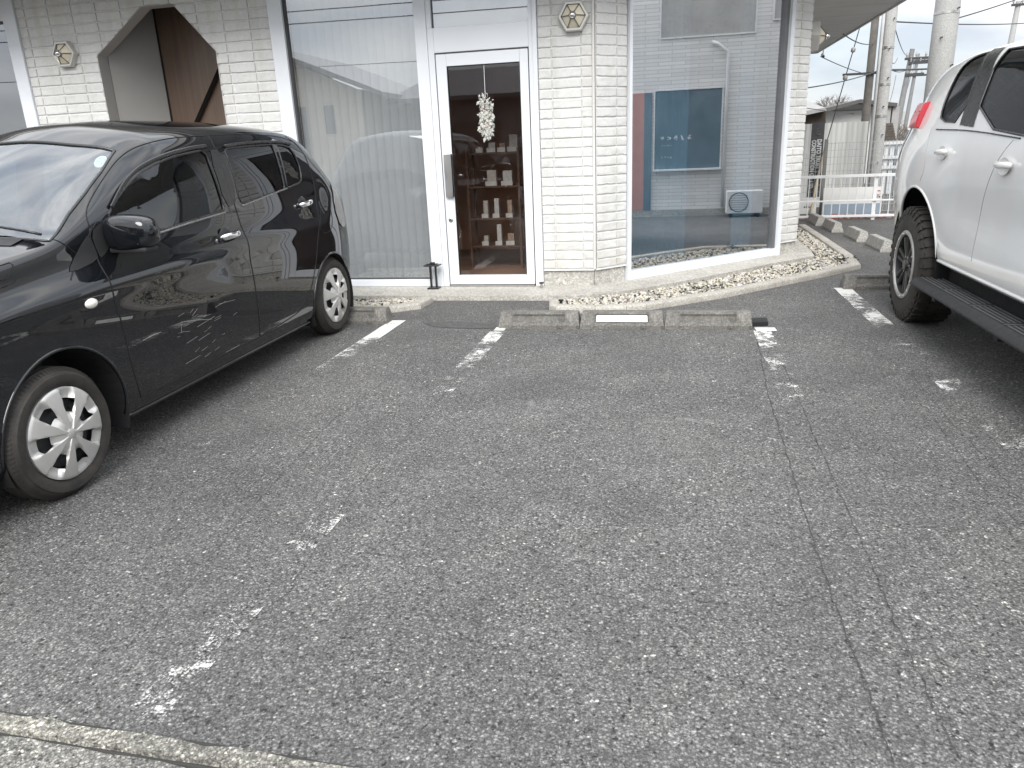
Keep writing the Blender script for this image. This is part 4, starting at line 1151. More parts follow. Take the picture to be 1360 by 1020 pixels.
def tyre(parent, c, R, rim, w, sx, lugs=False, tilt=0.):
    """c = wheel centre at the outer face plane; sx = +1 outer face toward +X"""
    M = Matrix.Translation(c) @ Matrix.Diagonal((sx, 1, 1, 1))
    bm = BM()
    prof = [(rim, -.03), (rim + .004, -.006), (rim + .012, .0), (rim + (R - rim) * .35, .006), (rim + (R - rim) * .62, .004), (R - .028, -.006), (R - .014, -.016), (R - .004, -.03)]
    m = 4 if not lugs else 3
    x = -.03
    tw = w - .06
    for k in range(m):
        xa = x - tw / m * (k + .0) ; xb = x - tw / m * (k + .86); xc_ = x - tw / m * (k + 1)
        prof += [(R, xa - .004), (R, xb)] + ([(R - .008, xb - .001), (R - .008, xc_ + .001)] if k < m - 1 else [])
    prof += [(R - .006, -w + .028), (R - .03, -w + .008), (rim + .02, -w), (rim, -w + .03)]
    n = 120
    rings = lathe(bm, prof, M, n)
    if lugs:
        rnd = random.Random(2)
        for k in range(36):
            a0 = 2 * PI * k / 36
            for side in (0, 1):
                da = .085; s0 = a0 + (.087 if side else 0)
                xs_ = (-.012, -.085) if not side else (-w + .012, -w + .085)
                pts = []
                for (rr, aa, xx) in ((R - .004, -.5, xs_[0]), (R - .004, .5, xs_[0]), (R - .004, .5, xs_[1]), (R - .004, -.5, xs_[1])):
                    pass
                v = []
                for rr in (R - .012, R + .008):
                    for aa, xx in ((0, xs_[0]), (1, xs_[0]), (.8, xs_[1]), (-.2, xs_[1])):
                        ang = s0 + da * aa
                        v.append(bm.verts.new(M @ V((xx, rr * math.cos(ang), rr * math.sin(ang)))))
                for f in ((0, 1, 5, 4), (1, 2, 6, 5), (2, 3, 7, 6), (3, 0, 4, 7), (4, 5, 6, 7)): bm.faces.new([v[q] for q in f])
                if not side:    # side-wall lug
                    v = []
                    for xx, grow in ((-.004, 0), (.008, .0)):
                        for rr, aa in ((R - .050, .25), (R - .050, .75), (R - .012, .95), (R - .012, .05)):
                            ang = s0 + da * aa; v.append(bm.verts.new(M @ V((xx if rr < R - .02 else xx - .008, rr * math.cos(ang), rr * math.sin(ang)))))
                    for f in ((0, 1, 5, 4), (1, 2, 6, 5), (2, 3, 7, 6), (3, 0, 4, 7), (4, 5, 6, 7)): bm.faces.new([v[q] for q in f])
            for side in (0, 1):
                ang = a0 + .06 + side * .04; xm = -w * (.42 + .18 * side); v = []
                for rr in (R - .008, R + .006):
                    for aa, xx in ((-.03, .022), (.03, .03), (.035, -.022), (-.03, -.03)):
                        v.append(bm.verts.new(M @ V((xm + xx, rr * math.cos(ang + aa), rr * math.sin(ang + aa)))))
                for f in ((0, 1, 5, 4), (1, 2, 6, 5), (2, 3, 7, 6), (3, 0, 4, 7), (4, 5, 6, 7)): bm.faces.new([v[q] for q in f])
    else:
        # sipes across the shoulder as thin raised ribs
        for k in range(90):
            a0 = 2 * PI * k / 90; v = []
            for rr, xx in ((R - .016, -.0135), (R - .003, -.029)):
                for s in (-.014, .014): v.append(bm.verts.new(M @ V((xx + .003, (rr + .0012) * math.cos(a0 + s), (rr + .0012) * math.sin(a0 + s)))))
            bm.faces.new((v[0], v[1], v[3], v[2]))
    # sidewall rings
    o = obj('tyre', bm, M_tyre, parent, smooth=True, auto=35)
    return o
def hubcap(parent, c, R, sx, rot=0.):
    """seven-spoke plastic cover with dark openings"""
    M = Matrix.Translation(c) @ Matrix.Diagonal((sx, 1, 1, 1))
    NA = 7 * 24; rr = [0, .12, .2, .3, .40, .46, .54, .62, .70, .76, .80, .86, .92, .965, 1.]
    bm = BM(); G = []
    def prof(r, a_):
        f = ((a_ / (2 * PI) * 7) % 1.); s = abs(f - .5) * 2      # s = 1 at spoke centre, 0 between
        spw = .46 + .22 * r           # half width of the spoke grows outward
        k = max(0, min(1, (s - (1 - spw)) / .13)); k = k * k * (3 - 2 * k)
        base = .022 * (1 - r ** 2.2) - .004 * (r > .97)
        low = base - .020 * max(0, min(1, (r - .34) / .1)) * (1 - max(0, (r - .80) / .2) ** 1.2 if r > .80 else 1)
        return low + (base + .004 - low) * k
    for r in rr:
        ring = []
        for k in range(NA):
            a_ = 2 * PI * k / NA
            ring.append(bm.verts.new(M @ V((prof(r, a_), R * r * math.cos(a_ + rot), R * r * math.sin(a_ + rot)))))
        G.append(ring)
    for i in range(len(rr) - 1):
        for k in range(NA):
            f = ((k + .5) / 24) % 1.; s = abs(f - .5) * 2
            hole = .47 < (rr[i] + rr[i + 1]) / 2 < .77 and s < .50
            if hole: continue
            if i == 0 and False: continue
            bm.faces.new((G[i][k], G[i][(k + 1) % NA], G[i + 1][(k + 1) % NA], G[i + 1][k]))
    bmesh.ops.remove_doubles(bm, verts=G[0], dist=.0001)
    # thickness round the rim
    ring = [bm.verts.new(M @ V((-.03, R * 1.0 * math.cos(2 * PI * k / NA + rot), R * 1.0 * math.sin(2 * PI * k / NA + rot)))) for k in range(NA)]
    for k in range(NA): bm.faces.new((G[-1][k], G[-1][(k + 1) % NA], ring[(k + 1) % NA], ring[k]))
    o = obj('hub_cap', bm, M_cap, parent, smooth=True, auto=50)
    bm = BM(); lathe(bm, [(0, .0265), (R * .10, .0265), (R * .12, .024), (R * .12, .02)], M, 28); obj('badge', bm, M_cap, o, smooth=True, auto=40)
    bm = BM(); lathe(bm, [(0, -.02), (R * .35, -.015), (R * .5, -.03), (R * .72, -.028), (R * .78, -.045), (R * 1.0, -.05)], M, 40)
    for k in range(7):
        a_ = 2 * PI * (k + .5) / 7 + rot + PI / 7
        lathe(bm, [(0, -.018), (.012, -.018), (.012, -.03)], M @ Matrix.Translation((0, R * .6 * math.cos(a_), R * .6 * math.sin(a_))), 8)
    obj('steel_rim', bm, M_steelw, parent, smooth=True, auto=40)
def well(bm, c, R, sx, depth=.22):
    """wheel-arch liner: half drum opening outward plus closing wall"""
    n = 24; A, B_ = [], []
    for k in range(n + 1):
        a_ = -.35 + (PI + .7) * k / n
        A.append(bm.verts.new((c[0], c[1] + R * math.cos(a_), c[2] + R * math.sin(a_)))); B_.append(bm.verts.new((c[0] - sx * depth, c[1] + R * math.cos(a_), c[2] + R * math.sin(a_))))
    for k in range(n): bm.faces.new((A[k], A[k + 1], B_[k + 1], B_[k]))
    bm.faces.new(B_)

# ---------------------------------------------------------------- black hatchback (nose towards the street)
def hatch():
    XC = -3.235; W = .745
    def st(y, *zz, k=1.):   # sections given as dx,z pairs
        return (y, tuple(v for p in zz for v in p))
    def sec(y, s, zs, top):
        """s = width factor, zs = (sill, low), top = list of (dx,z) from shoulder up (7 pts)"""
        if 1.6 < y < 5.3:      # pronounced shoulder crease
            top = [(.746, top[0][1] - .085), (.696, top[1][1] - .055)] + top[2:]
        base = [(.56, zs - .02), (.66, zs), (.71, zs + .05), (.735, zs + .18), (.748, .58), (.748, .74)]
        return (y, tuple(v for p in [(a_ * s, b_) for a_, b_ in base] + [(a_ * s, b_) for a_, b_ in top] for v in p))
    K = [
        sec(1.42, .55, .20, [(.70, .66), (.68, .67), (.62, .68), (.52, .69), (.40, .70), (.2, .71), (0, .71)]),
        sec(1.50, .80, .18, [(.72, .74), (.70, .76), (.64, .775), (.54, .79), (.40, .80), (.2, .81), (0, .81)]),
        sec(1.65, .93, .17, [(.73, .80), (.715, .82), (.66, .84), (.55, .86), (.40, .875), (.2, .885), (0, .89)]),
        sec(2.0, .985, .17, [(.735, .85), (.72, .885), (.675, .915), (.56, .94), (.40, .955), (.2, .965), (0, .97)]),
        sec(2.40, 1., .17, [(.735, .89), (.715, .935), (.68, .97), (.60, .995), (.44, 1.005), (.2, 1.015), (0, 1.02)]),
        sec(2.62, 1., .17, [(.735, .90), (.712, .96), (.68, 1.0), (.62, 1.02), (.46, 1.045), (.2, 1.085), (0, 1.10)]),
        sec(2.85, 1., .17, [(.735, .915), (.71, .985), (.675, 1.06), (.63, 1.105), (.50, 1.16), (.2, 1.215), (0, 1.23)]),
        sec(3.10, 1., .17, [(.735, .92), (.71, 1.0), (.665, 1.13), (.61, 1.225), (.49, 1.295), (.2, 1.345), (0, 1.36)]),
        sec(3.35, 1., .17, [(.735, .925), (.71, 1.015), (.65, 1.20), (.585, 1.325), (.48, 1.40), (.2, 1.452), (0, 1.465)]),
        sec(3.60, 1., .17, [(.735, .93), (.71, 1.02), (.658, 1.22), (.60, 1.395), (.48, 1.475), (.2, 1.525), (0, 1.535)]),
        sec(4.00, 1., .17, [(.735, .935), (.71, 1.03), (.662, 1.235), (.605, 1.415), (.48, 1.503), (.2, 1.553), (0, 1.563)]),
        sec(4.55, 1., .17, [(.735, .94), (.71, 1.045), (.662, 1.24), (.605, 1.42), (.48, 1.508), (.2, 1.558), (0, 1.568)]),
        sec(4.95, 1., .17, [(.735, .95), (.71, 1.065), (.662, 1.24), (.603, 1.41), (.48, 1.498), (.2, 1.548), (0, 1.558)]),
        sec(5.20, .998, .18, [(.735, .96), (.712, 1.07), (.66, 1.235), (.60, 1.385), (.48, 1.480), (.22, 1.528), (0, 1.538)]),
        sec(5.38, .985, .20, [(.735, .96), (.715, 1.07), (.668, 1.20), (.60, 1.325), (.49, 1.43), (.22, 1.49), (0, 1.50)]),
        sec(5.56, .95, .22, [(.735, .95), (.72, 1.04), (.68, 1.12), (.62, 1.20), (.50, 1.30), (.22, 1.37), (0, 1.385)]),
        sec(5.74, .89, .25, [(.735, .93), (.725, .99), (.69, 1.03), (.64, 1.08), (.52, 1.135), (.25, 1.18), (0, 1.19)]),
        sec(5.87, .79, .27, [(.735, .88), (.73, .92), (.70, .94), (.65, .97), (.53, 1.0), (.25, 1.03), (0, 1.04)]),
        sec(5.95, .62, .30, [(.73, .75), (.72, .78), (.70, .80), (.65, .82), (.53, .84), (.25, .86), (0, .87)]),
    ]
    bm = loft(K, XC, 1.42, 5.95, .03, 5, .0175)
    bvh = bvh_of(bm)
    T = empty('hatchback_car', 'black five-door hatchback parked at the left with scratched front door', 'car', (XC, 3.9, 0))
    plus = lambda c: c.x > XC + .3
    minus = lambda c: c.x < XC - .3
    FA = (2.50, .265, .345); RA = (5.22, .265, .355)
    for cnd in (plus, minus):
        for (cy, cz, r) in (FA, RA): cut(bm, arch_poly(cy, cz, r, -.2), 'side', lambda c, cnd=cnd: cnd(c) and c.z < .8)
    lips = [(FA, 1), (RA, 1)]
    # windows traced on the body
    tr = lambda pts: [(h.y, h.z) for h in trace(bvh, pts)]
    w1 = tr([(141, 291), (152, 268), (170, 244), (195, 223), (225, 209), (255, 202), (271, 199), (281, 225), (298, 276), (296, 280), (255, 293), (213, 307), (205, 300), (190, 296), (160, 291)])
    w2 = tr([(298, 200), (302, 197), (325, 194), (360, 192), (362, 194), (378, 250), (377, 252), (324, 270), (320, 268), (317, 262)])
    w3 = tr([(366, 192), (376, 193), (384, 196), (391, 205), (397, 219), (400, 232), (400, 239), (397, 243), (383, 249), (381, 247)])
    wins = [('front_side_window', w1, M_tint2), ('rear_side_window', w2, M_tint), ('quarter_window', w3, M_tint)]
    outs = []
    for nm, p, mt in wins:
        p = smooth2(p, True, 1) if nm == 'front_side_window' else p
        for cnd in (plus, minus): cut(bm, p, 'side', lambda c, cnd=cnd: cnd(c) and c.z > .85)
        outs.append((nm, p, mt))
    # windscreen (plan outline)
    hs = trace(bvh, [(66, 320), (90, 285), (113, 256), (134, 228), (152, 200)])
    edge = [(h.x, h.y) for h in hs]
    mir = [(2 * XC - x, y) for x, y in edge]
    base_c = [(XC + .45, edge[0][1] - .06), (XC + .2, edge[0][1] - .10), (XC - .2, edge[0][1] - .10), (XC - .45, edge[0][1] - .06)]
    top_c = [(XC - .35, edge[-1][1] - .04), (XC, edge[-1][1] - .06), (XC + .35, edge[-1][1] - .04)]
    ws = edge[::-1] + base_c + mir + top_c          # closed outline
    cut(bm, ws, 'top', lambda c: c.z > .93)
    # rear screen
    body = obj_keep('body', bm, M_kblack, T, smooth=True)
    body.data.set_sharp_from_angle(angle=math.radians(50))
    for nm, p, mt in outs:
        for sg in (1, -1):
            g = patch(p, 'side', bvh, sg, -.006); o = obj(nm, g, mt, T, smooth=True)
            side_line(bvh, p, sg, .006, 'window_seal', M_trim, o, off=-.001, closed=True)
    g = patch(ws, 'top', bvh, 1, -.004, .05); wo = obj('windscreen', g, M_wind, T, smooth=True)
    bm = BM()
    ring = []
    for q in resamp([V(p) for p in ws], .04, True):
        h = bvh.ray_cast(V((q.x, q.y, 20)), V((0, 0, -1)))
        if h[0]: ring.append(h[0])
    tube(bm, ring, .008, 6, cap=False, flat=.6); obj('windscreen_seal', bm, M_trim, wo, smooth=True)
    # black shade band and inner border on the windscreen
    # pillar garnish between front and rear door, and strip between rear window and quarter
    bp = smooth2(tr([(274, 200), (292, 198), (316, 268), (300, 278)]), True, 1)
    obj('door_pillar_trim', patch(bp, 'side', bvh, 1, .003), M_trim, T, smooth=True)
    # seams
    S = lambda pts, nm='panel_gap', r=.0035, off=0.: side_line(bvh, smooth2(tr(pts), False, 2), 1, r, nm, M_seam, T, off=off)
    S([(128, 295), (117, 312), (127, 335), (140, 365), (152, 398), (165, 440), (176, 490), (187, 527)])
    S([(187, 527), (240, 503), (300, 470), (345, 447)])
    S([(276, 180), (285, 200), (300, 242), (317, 285), (330, 330), (339, 380), (345, 430), (345, 447)])
    S([(345, 447), (385, 423), (400, 412), (411, 395), (420, 350), (423, 300), (420, 260), (413, 228), (398, 196), (378, 181)])
    S([(94, 372), (100, 352), (116, 318), (122, 300)], r=.003)
    S([(100, 336), (84, 324), (68, 318)], r=.003)
    # sill highlight moulding
    sl = on_side(bvh, [(2.88 + .02 * k, .185 + .0 * k) for k in range(100)], 1, .0)
    bm = BM(); tube(bm, sl, .012, 8, up=(1, 0, 0)); obj('sill_moulding', bm, M_kblack, T, smooth=True)
    # chrome door handles with cups
    for (a_, b_, nm) in (((285, 318), (319, 308), 0), ((390, 275), (415, 266), 1)):
        pa, pb = hitpx(bvh, *a_), hitpx(bvh, *b_)
        if pa is None or pb is None: continue
        mid = (pa + pb) / 2; d = (pb - pa)
        L_ = .19
        d = d.normalized()
        c = mid
        bm = BM(); M = Matrix.Translation(c + V((.001, -.015, 0))) @ Matrix.Diagonal((.25, 1.25, 1, 1))
        lathe(bm, [(0, .018), (.02, .017), (.040, .012), (.050, -.02)], M, 24); cup = obj('handle_cup', bm, M_trim, T, smooth=True)
        bm = BM(); n = 12; pts = []; rs = []
        for k in range(n + 1):
            u = k / n; o = .010 + .034 * math.sin(PI * min(1, max(0, u * 1.0))) ** .5
            pts.append(c - d * L_ * .5 + d * L_ * u + V((o, 0, .004 * math.sin(PI * u)))); rs.append(.019 if 0 < k < n else .010)
        tube(bm, pts, rs, 10, flat=.7, up=(1, 0, 0)); obj('door_handle', bm, M_chrome, T, smooth=True)
    # side repeater
    c = hitpx(bvh, 121, 403); bm = BM(); lathe(bm, [(0, .016), (.014, .014), (.024, .007), (.027, -.004)], Matrix.Translation(c) @ Matrix.Diagonal((1, 1.45, .85, 1)), 24)
    obj('side_repeater', bm, plain('repeater_lens', (.80, .78, .72), .12, coat=1.), T, smooth=True)
    # mirror
    m = empty  # noqa
    mc = onp(175, 309, (1, 0, 0), -2.40)
    bm = BM(); bmesh.ops.create_cube(bm, size=1)
    bmesh.ops.subdivide_edges(bm, edges=bm.edges, cuts=3, use_grid_fill=True)
    for v in bm.verts:
        p = v.co * 2; r_ = (abs(p.x) ** 3.4 + abs(p.y) ** 3.4 + abs(p.z) ** 3.4) ** (1 / 3.4); p = p / max(r_, 1e-6) * max(abs(p.x), abs(p.y), abs(p.z))
        x, y, z = p
        sq = 1 - .25 * max(0, y)        # rear face flatter
        v.co = mc + V((x * .128 * (1 + .0 * z), y * .07 - .0 * x, z * .082 * (1 - .10 * x)))
    mo = obj('door_mirror', bm, M_kblack, T, smooth=True)
    mo.modifiers.new('s', 'SUBSURF').levels = 2; mo.modifiers['s'].render_levels = 2
    bm = BM(); box(bm, (mc.x - .10, mc.y - .045, mc.z - .085), (mc.x + .09, mc.y + .045, mc.z - .062), bev=.008); tube(bm, [(mc.x - .06, mc.y + .0, mc.z - .05), (mc.x - .14, mc.y + .04, mc.z - .07), (mc.x - .19, mc.y + .08, mc.z - .075)], [.028, .03, .035], 10); obj('mirror_base', bm, M_plast, mo, smooth=True, auto=45)
    bm = BM(); box(bm, (mc.x - .085, mc.y + .052, mc.z - .045), (mc.x + .075, mc.y + .058, mc.z + .045), bev=.002); obj('mirror_glass', bm, M_chrome, mo)
    # sail panel in front of the window (matt black)
    sp_ = smooth2(tr([(92, 364), (93, 352), (112, 315), (118, 312), (128, 335), (131, 345)]), True, 1)
    obj('corner_panel', patch(sp_, 'side', bvh, 1, .003), M_plast, T, smooth=True)
    sp_ = smooth2(tr([(119, 309), (132, 296), (140, 293), (150, 320), (135, 344), (130, 338)]), True, 1)
    obj('mirror_mount', patch(sp_, 'side', bvh, 1, .004), M_plast, T, smooth=True)
    # rain visor above windows (dark strip over the window line)
    vs_ = smooth2(tr([(146, 276), (160, 247), (185, 222), (215, 207), (250, 198), (272, 195)]), False, 2)
    side_line(bvh, vs_, 1, .011, 'rain_visor', M_trim, T, off=.010, flat=.45)
    vs_ = smooth2(tr([(297, 195), (330, 190), (365, 189), (385, 192)]), False, 2)
    side_line(bvh, vs_, 1, .010, 'rain_visor', M_trim, T, off=.008, flat=.45)
    bl = tr([(160, 318), (213, 309), (255, 295), (299, 282)])
    side_line(bvh, bl, 1, .006, 'belt_moulding', plain('belt_chrome', (.30, .30, .30), .3, .8), T, off=.002)
    bl = tr([(322, 273), (350, 262), (381, 250)])
    side_line(bvh, bl, 1, .005, 'belt_moulding', plain('belt_chrome', (.30, .30, .30), .3, .8), T, off=.002)
    for (a_, _) in lips: side_line(bvh, arc(a_[0], a_[1], a_[2] + .004, -.15, PI + .1, 40), 1, .008, 'arch_lip', M_kblack, T, off=-.001)
    # drip seam along the roof
    dr = smooth2(tr([(118, 300), (112, 285), (122, 260), (140, 232), (160, 207), (185, 192), (225, 183), (275, 180), (320, 178), (370, 181), (388, 188)]), False, 2)
    side_line(bvh, dr, 1, .003, 'roof_gap', M_seam, T)
    # tail lamp, fuel flap
    tl = smooth2(tr([(436, 240), (446, 252), (455, 282), (459, 300), (452, 302), (443, 275)]), True, 1)
    if len(tl) > 5: obj('tail_lamp', patch(tl, 'side', bvh, 1, .006), plain('tail_lens', (.35, .33, .31), .15, coat=1.), T, smooth=True)
    ff = smooth2(tr([(424, 278), (437, 272), (443, 300), (432, 312), (424, 305)]), True, 2)
    if len(ff) > 5: side_line(bvh, ff, 1, .0028, 'fuel_flap_gap', M_seam, T, closed=True)
    # scratches on the front door
    M_scr = plain('paint_scratch', (.30, .29, .27), .6, var=.3, scale=60)
    sc = [[(240, 428), (262, 425), (281, 424)], [(241, 430), (241, 442)], [(241, 441), (252, 440)], [(262, 434), (285, 420)], [(248, 456), (262, 447)], [(264, 452), (279, 442)], [(247, 483), (266, 472)], [(272, 474), (280, 468)],
          [(190, 452), (205, 444), (214, 441)], [(290, 404), (312, 398)], [(286, 408), (300, 400)], [(255, 420), (262, 410)], [(300, 468), (318, 458)], [(268, 466), (276, 460)]]
    bm = BM()
    for s_ in sc:
        p3 = [h + V((.0006, 0, 0)) for h in trace(bvh, s_)]
        if len(p3) > 1:
            n_ = len(p3); tube(bm, p3, [.0008] + [.0016] * (n_ - 2) + [.0007], 4, up=(1, 0, 0))
    rnd = random.Random(9)
    for _ in range(16):
        x, y = rnd.uniform(235, 320), rnd.uniform(415, 480); a_ = rnd.uniform(-.9, -.2); l_ = rnd.uniform(3, 10)
        p3 = [h + V((.0004, 0, 0)) for h in trace(bvh, [(x, y), (x + l_ * math.cos(a_), y + l_ * math.sin(a_))])]
        if len(p3) > 1: tube(bm, p3, .0006, 4, up=(1, 0, 0))
    obj('scratches', bm, M_scr, T)
    # wheels
    for (x, y, z, R, sx, rt_) in ((-2.432, 2.44, .275, .276, 1, .0), (-2.515, 5.265, .295, .295, 1, .25), (2 * XC + 2.53, 2.44, .276, .276, -1, 0), (2 * XC + 2.505, 5.265, .295, .295, -1, 0)):
        c = V((x, y, z)); w = bpy.data.objects.new('wheel', None); link(w, T)
        rm = R * .70; tyre(w, c, R, rm, .16, sx); hubcap(w, c + V((sx * .002, 0, 0)), rm, sx, rt_)
    # liners, floor pan, cabin
    bm = BM()
    for sx in (1, -1):
        for (cy, cz, r) in (FA, RA): well(bm, (XC + sx * .725 + (.05 if cy < 3 else 0), cy, cz), r, sx, .26); obj('wheel_arch_liner', bm, M_dark, T); bm = BM()
    bm = BM(); box(bm, (XC - .64, 1.6, .17), (XC + .64, 5.5, .25)); obj('floor_pan', bm, M_dark, T)
    bm = BM(); box(bm, (XC - .62, 2.86, .3), (XC + .62, 5.3, .32)); box(bm, (XC - .60, 1.8, .40), (XC + .60, 2.6, .88)); obj('cabin_floor', bm, M_plast, T)
    # dashboard, follows the screen base
    bm = BM(); sec_ = [(2.56, .93), (2.62, 1.005), (2.80, 1.02), (3.05, 1.0), (3.16, .93), (3.15, .70), (2.56, .70)]
    prism(bm, [(XC - .62, y, z) for y, z in sec_], (1.24, 0, 0)); bmesh.ops.bevel(bm, geom=bm.edges[:], offset=.012, segments=2, affect='EDGES')
    obj('dashboard', bm, plain('dash_plastic', (.22, .225, .23), .65, bump=.2, bscale=150), T)
    def seat(x, y, rear=False):
        bm = BM(); w_ = .25 if not rear else .56
        box(bm, (x - w_, y - .25, .45), (x + w_, y + .25, .62), bev=.04)
        M = Matrix.Translation((x, y + .24, .55)) @ Matrix.Rotation(-.25, 4, 'X')
        box(bm, (-w_, -.06, 0), (w_, .06, .58), M=M, bev=.04)
        for dx in ((0,) if not rear else (-.3, .3)): box(bm, (dx - .13, -.05, .62), (dx + .13, .05, .80), M=M, bev=.04)
        obj('seat', bm, plain('seat_cloth', (.06, .06, .065), .9, bump=.2, bscale=120), T, smooth=True, auto=50)
    seat(XC + .34, 3.75); seat(XC - .34, 3.75); seat(XC, 4.65, True)
    bm = BM(); sw = Matrix.Translation((XC - .34, 3.27, .97)) @ Matrix.Rotation(PI / 2 + .0, 4, 'Z') @ Matrix.Rotation(-.4, 4, 'Y')
    pts = [sw @ V((0, .17 * math.cos(a_ / 20 * 2 * PI), .17 * math.sin(a_ / 20 * 2 * PI))) for a_ in range(21)]
    tube(bm, pts, .014, 8); tube(bm, [pts[0], pts[10]], .014, 6); tube(bm, [pts[5], sw @ V((0, 0, 0))], .012, 6); obj('steering_wheel', bm, M_plast, T, smooth=True)
    # rear-view mirror and a white round sticker inside the screen
    h = hitpx(bvh, 128, 209)
    if h is not None:
        bm = BM(); q = V((h.x, h.y + .02, h.z - .02)); lathe(bm, [(0, .002), (.034, .002), (.034, 0), (0, 0)], Matrix.Translation(q) @ Matrix.Rotation(.9, 4, 'X') @ Matrix.Rotation(PI / 2, 4, 'Y') @ Matrix.Diagonal((1, 1, 1, 1)), 20)
        obj('round_sticker', bm, plain('sticker_white', (.75, .75, .74), .5, var=.3, scale=70), T)
    # wiper
    p1, p2 = hitpx(bvh, 2, 322), hitpx(bvh, 52, 321)
    bm = BM(); a_ = V((XC - .1, edge[0][1] - .08, 0)); pts = []
    for k in range(14):
        u = k / 13; x = XC - .25 + (edge[0][0] - .03 - XC + .25) * u; y = edge[0][1] - .04 + .04 * u
        h = bvh.ray_cast(V((x, y, 20)), V((0, 0, -1)))[0]; pts.append(h + V((0, -.005, .022)))
    tube(bm, pts, .006, 6); tube(bm, [q + V((0, .008, .012)) for q in pts[2:9]], .009, 6)
    cw = pts[4] + V((0, -.14, -.03)); tube(bm, [cw, pts[6] + V((0, 0, .012))], .009, 6); obj('wiper', bm, M_blackm, T, smooth=True)
    # cowl: black plastic between bonnet and screen
    bm = BM(); A, B_ = [], []
    for k in range(21):
        x = XC - .60 + 1.20 * k / 20; u = abs(k / 10 - 1); yb = edge[0][1] - .10 + .085 * u ** 2
        for (dy, lst) in ((-.085, A), (-.004, B_)):
            h = bvh.ray_cast(V((x, yb + dy, 20)), V((0, 0, -1)))[0]; lst.append(bm.verts.new(h + V((0, 0, .003))))
    for k in range(20): bm.faces.new((A[k], A[k + 1], B_[k + 1], B_[k]))
    obj('cowl', bm, M_plast, T, smooth=True)
    # bonnet rear gap
    bm = BM(); p3 = trace(bvh, [(0, 372), (8, 371), (14, 362), (17, 352), (12, 349), (0, 353)])
    if len(p3) > 3: tube(bm, p3, .003, 6); obj('bonnet_gap', bm, M_seam, T)
    bm = BM(); lathe(bm, [(0, .0), (.012, 0), (.012, .02), (0, .02)], Matrix.Translation((XC, 5.2, 1.44)), 8)
    obj('aerial_base', bm, M_plast, T)
    bm = BM(); box(bm, (XC - .40, 1.36, .26), (XC + .50, 1.52, .40), bev=.03); obj('bumper_intake', bm, M_plast, T, smooth=True, auto=40)
    bm = BM(); box(bm, (XC - .30, 1.385, .60), (XC + .40, 1.50, .66), bev=.015); obj('grille', bm, M_plast, T, smooth=True, auto=40)
    bm = BM(); box(bm, (XC - .11, 1.372, .44), (XC + .22, 1.40, .605), bev=.003); obj('number_plate', bm, plain('plate_yellow', (.62, .50, .10), .5), T)
    for sx in (1, -1):
        hp = smooth2([(1.62, .62), (1.95, .70), (2.02, .78), (1.75, .78), (1.60, .72)], True, 2)
        obj('head_lamp', patch(hp, 'side', bvh, sx, .006), plain('lamp_lens', (.5, .5, .5), .08, coat=1.), T, smooth=True)
    return T
hatch_car = hatch()

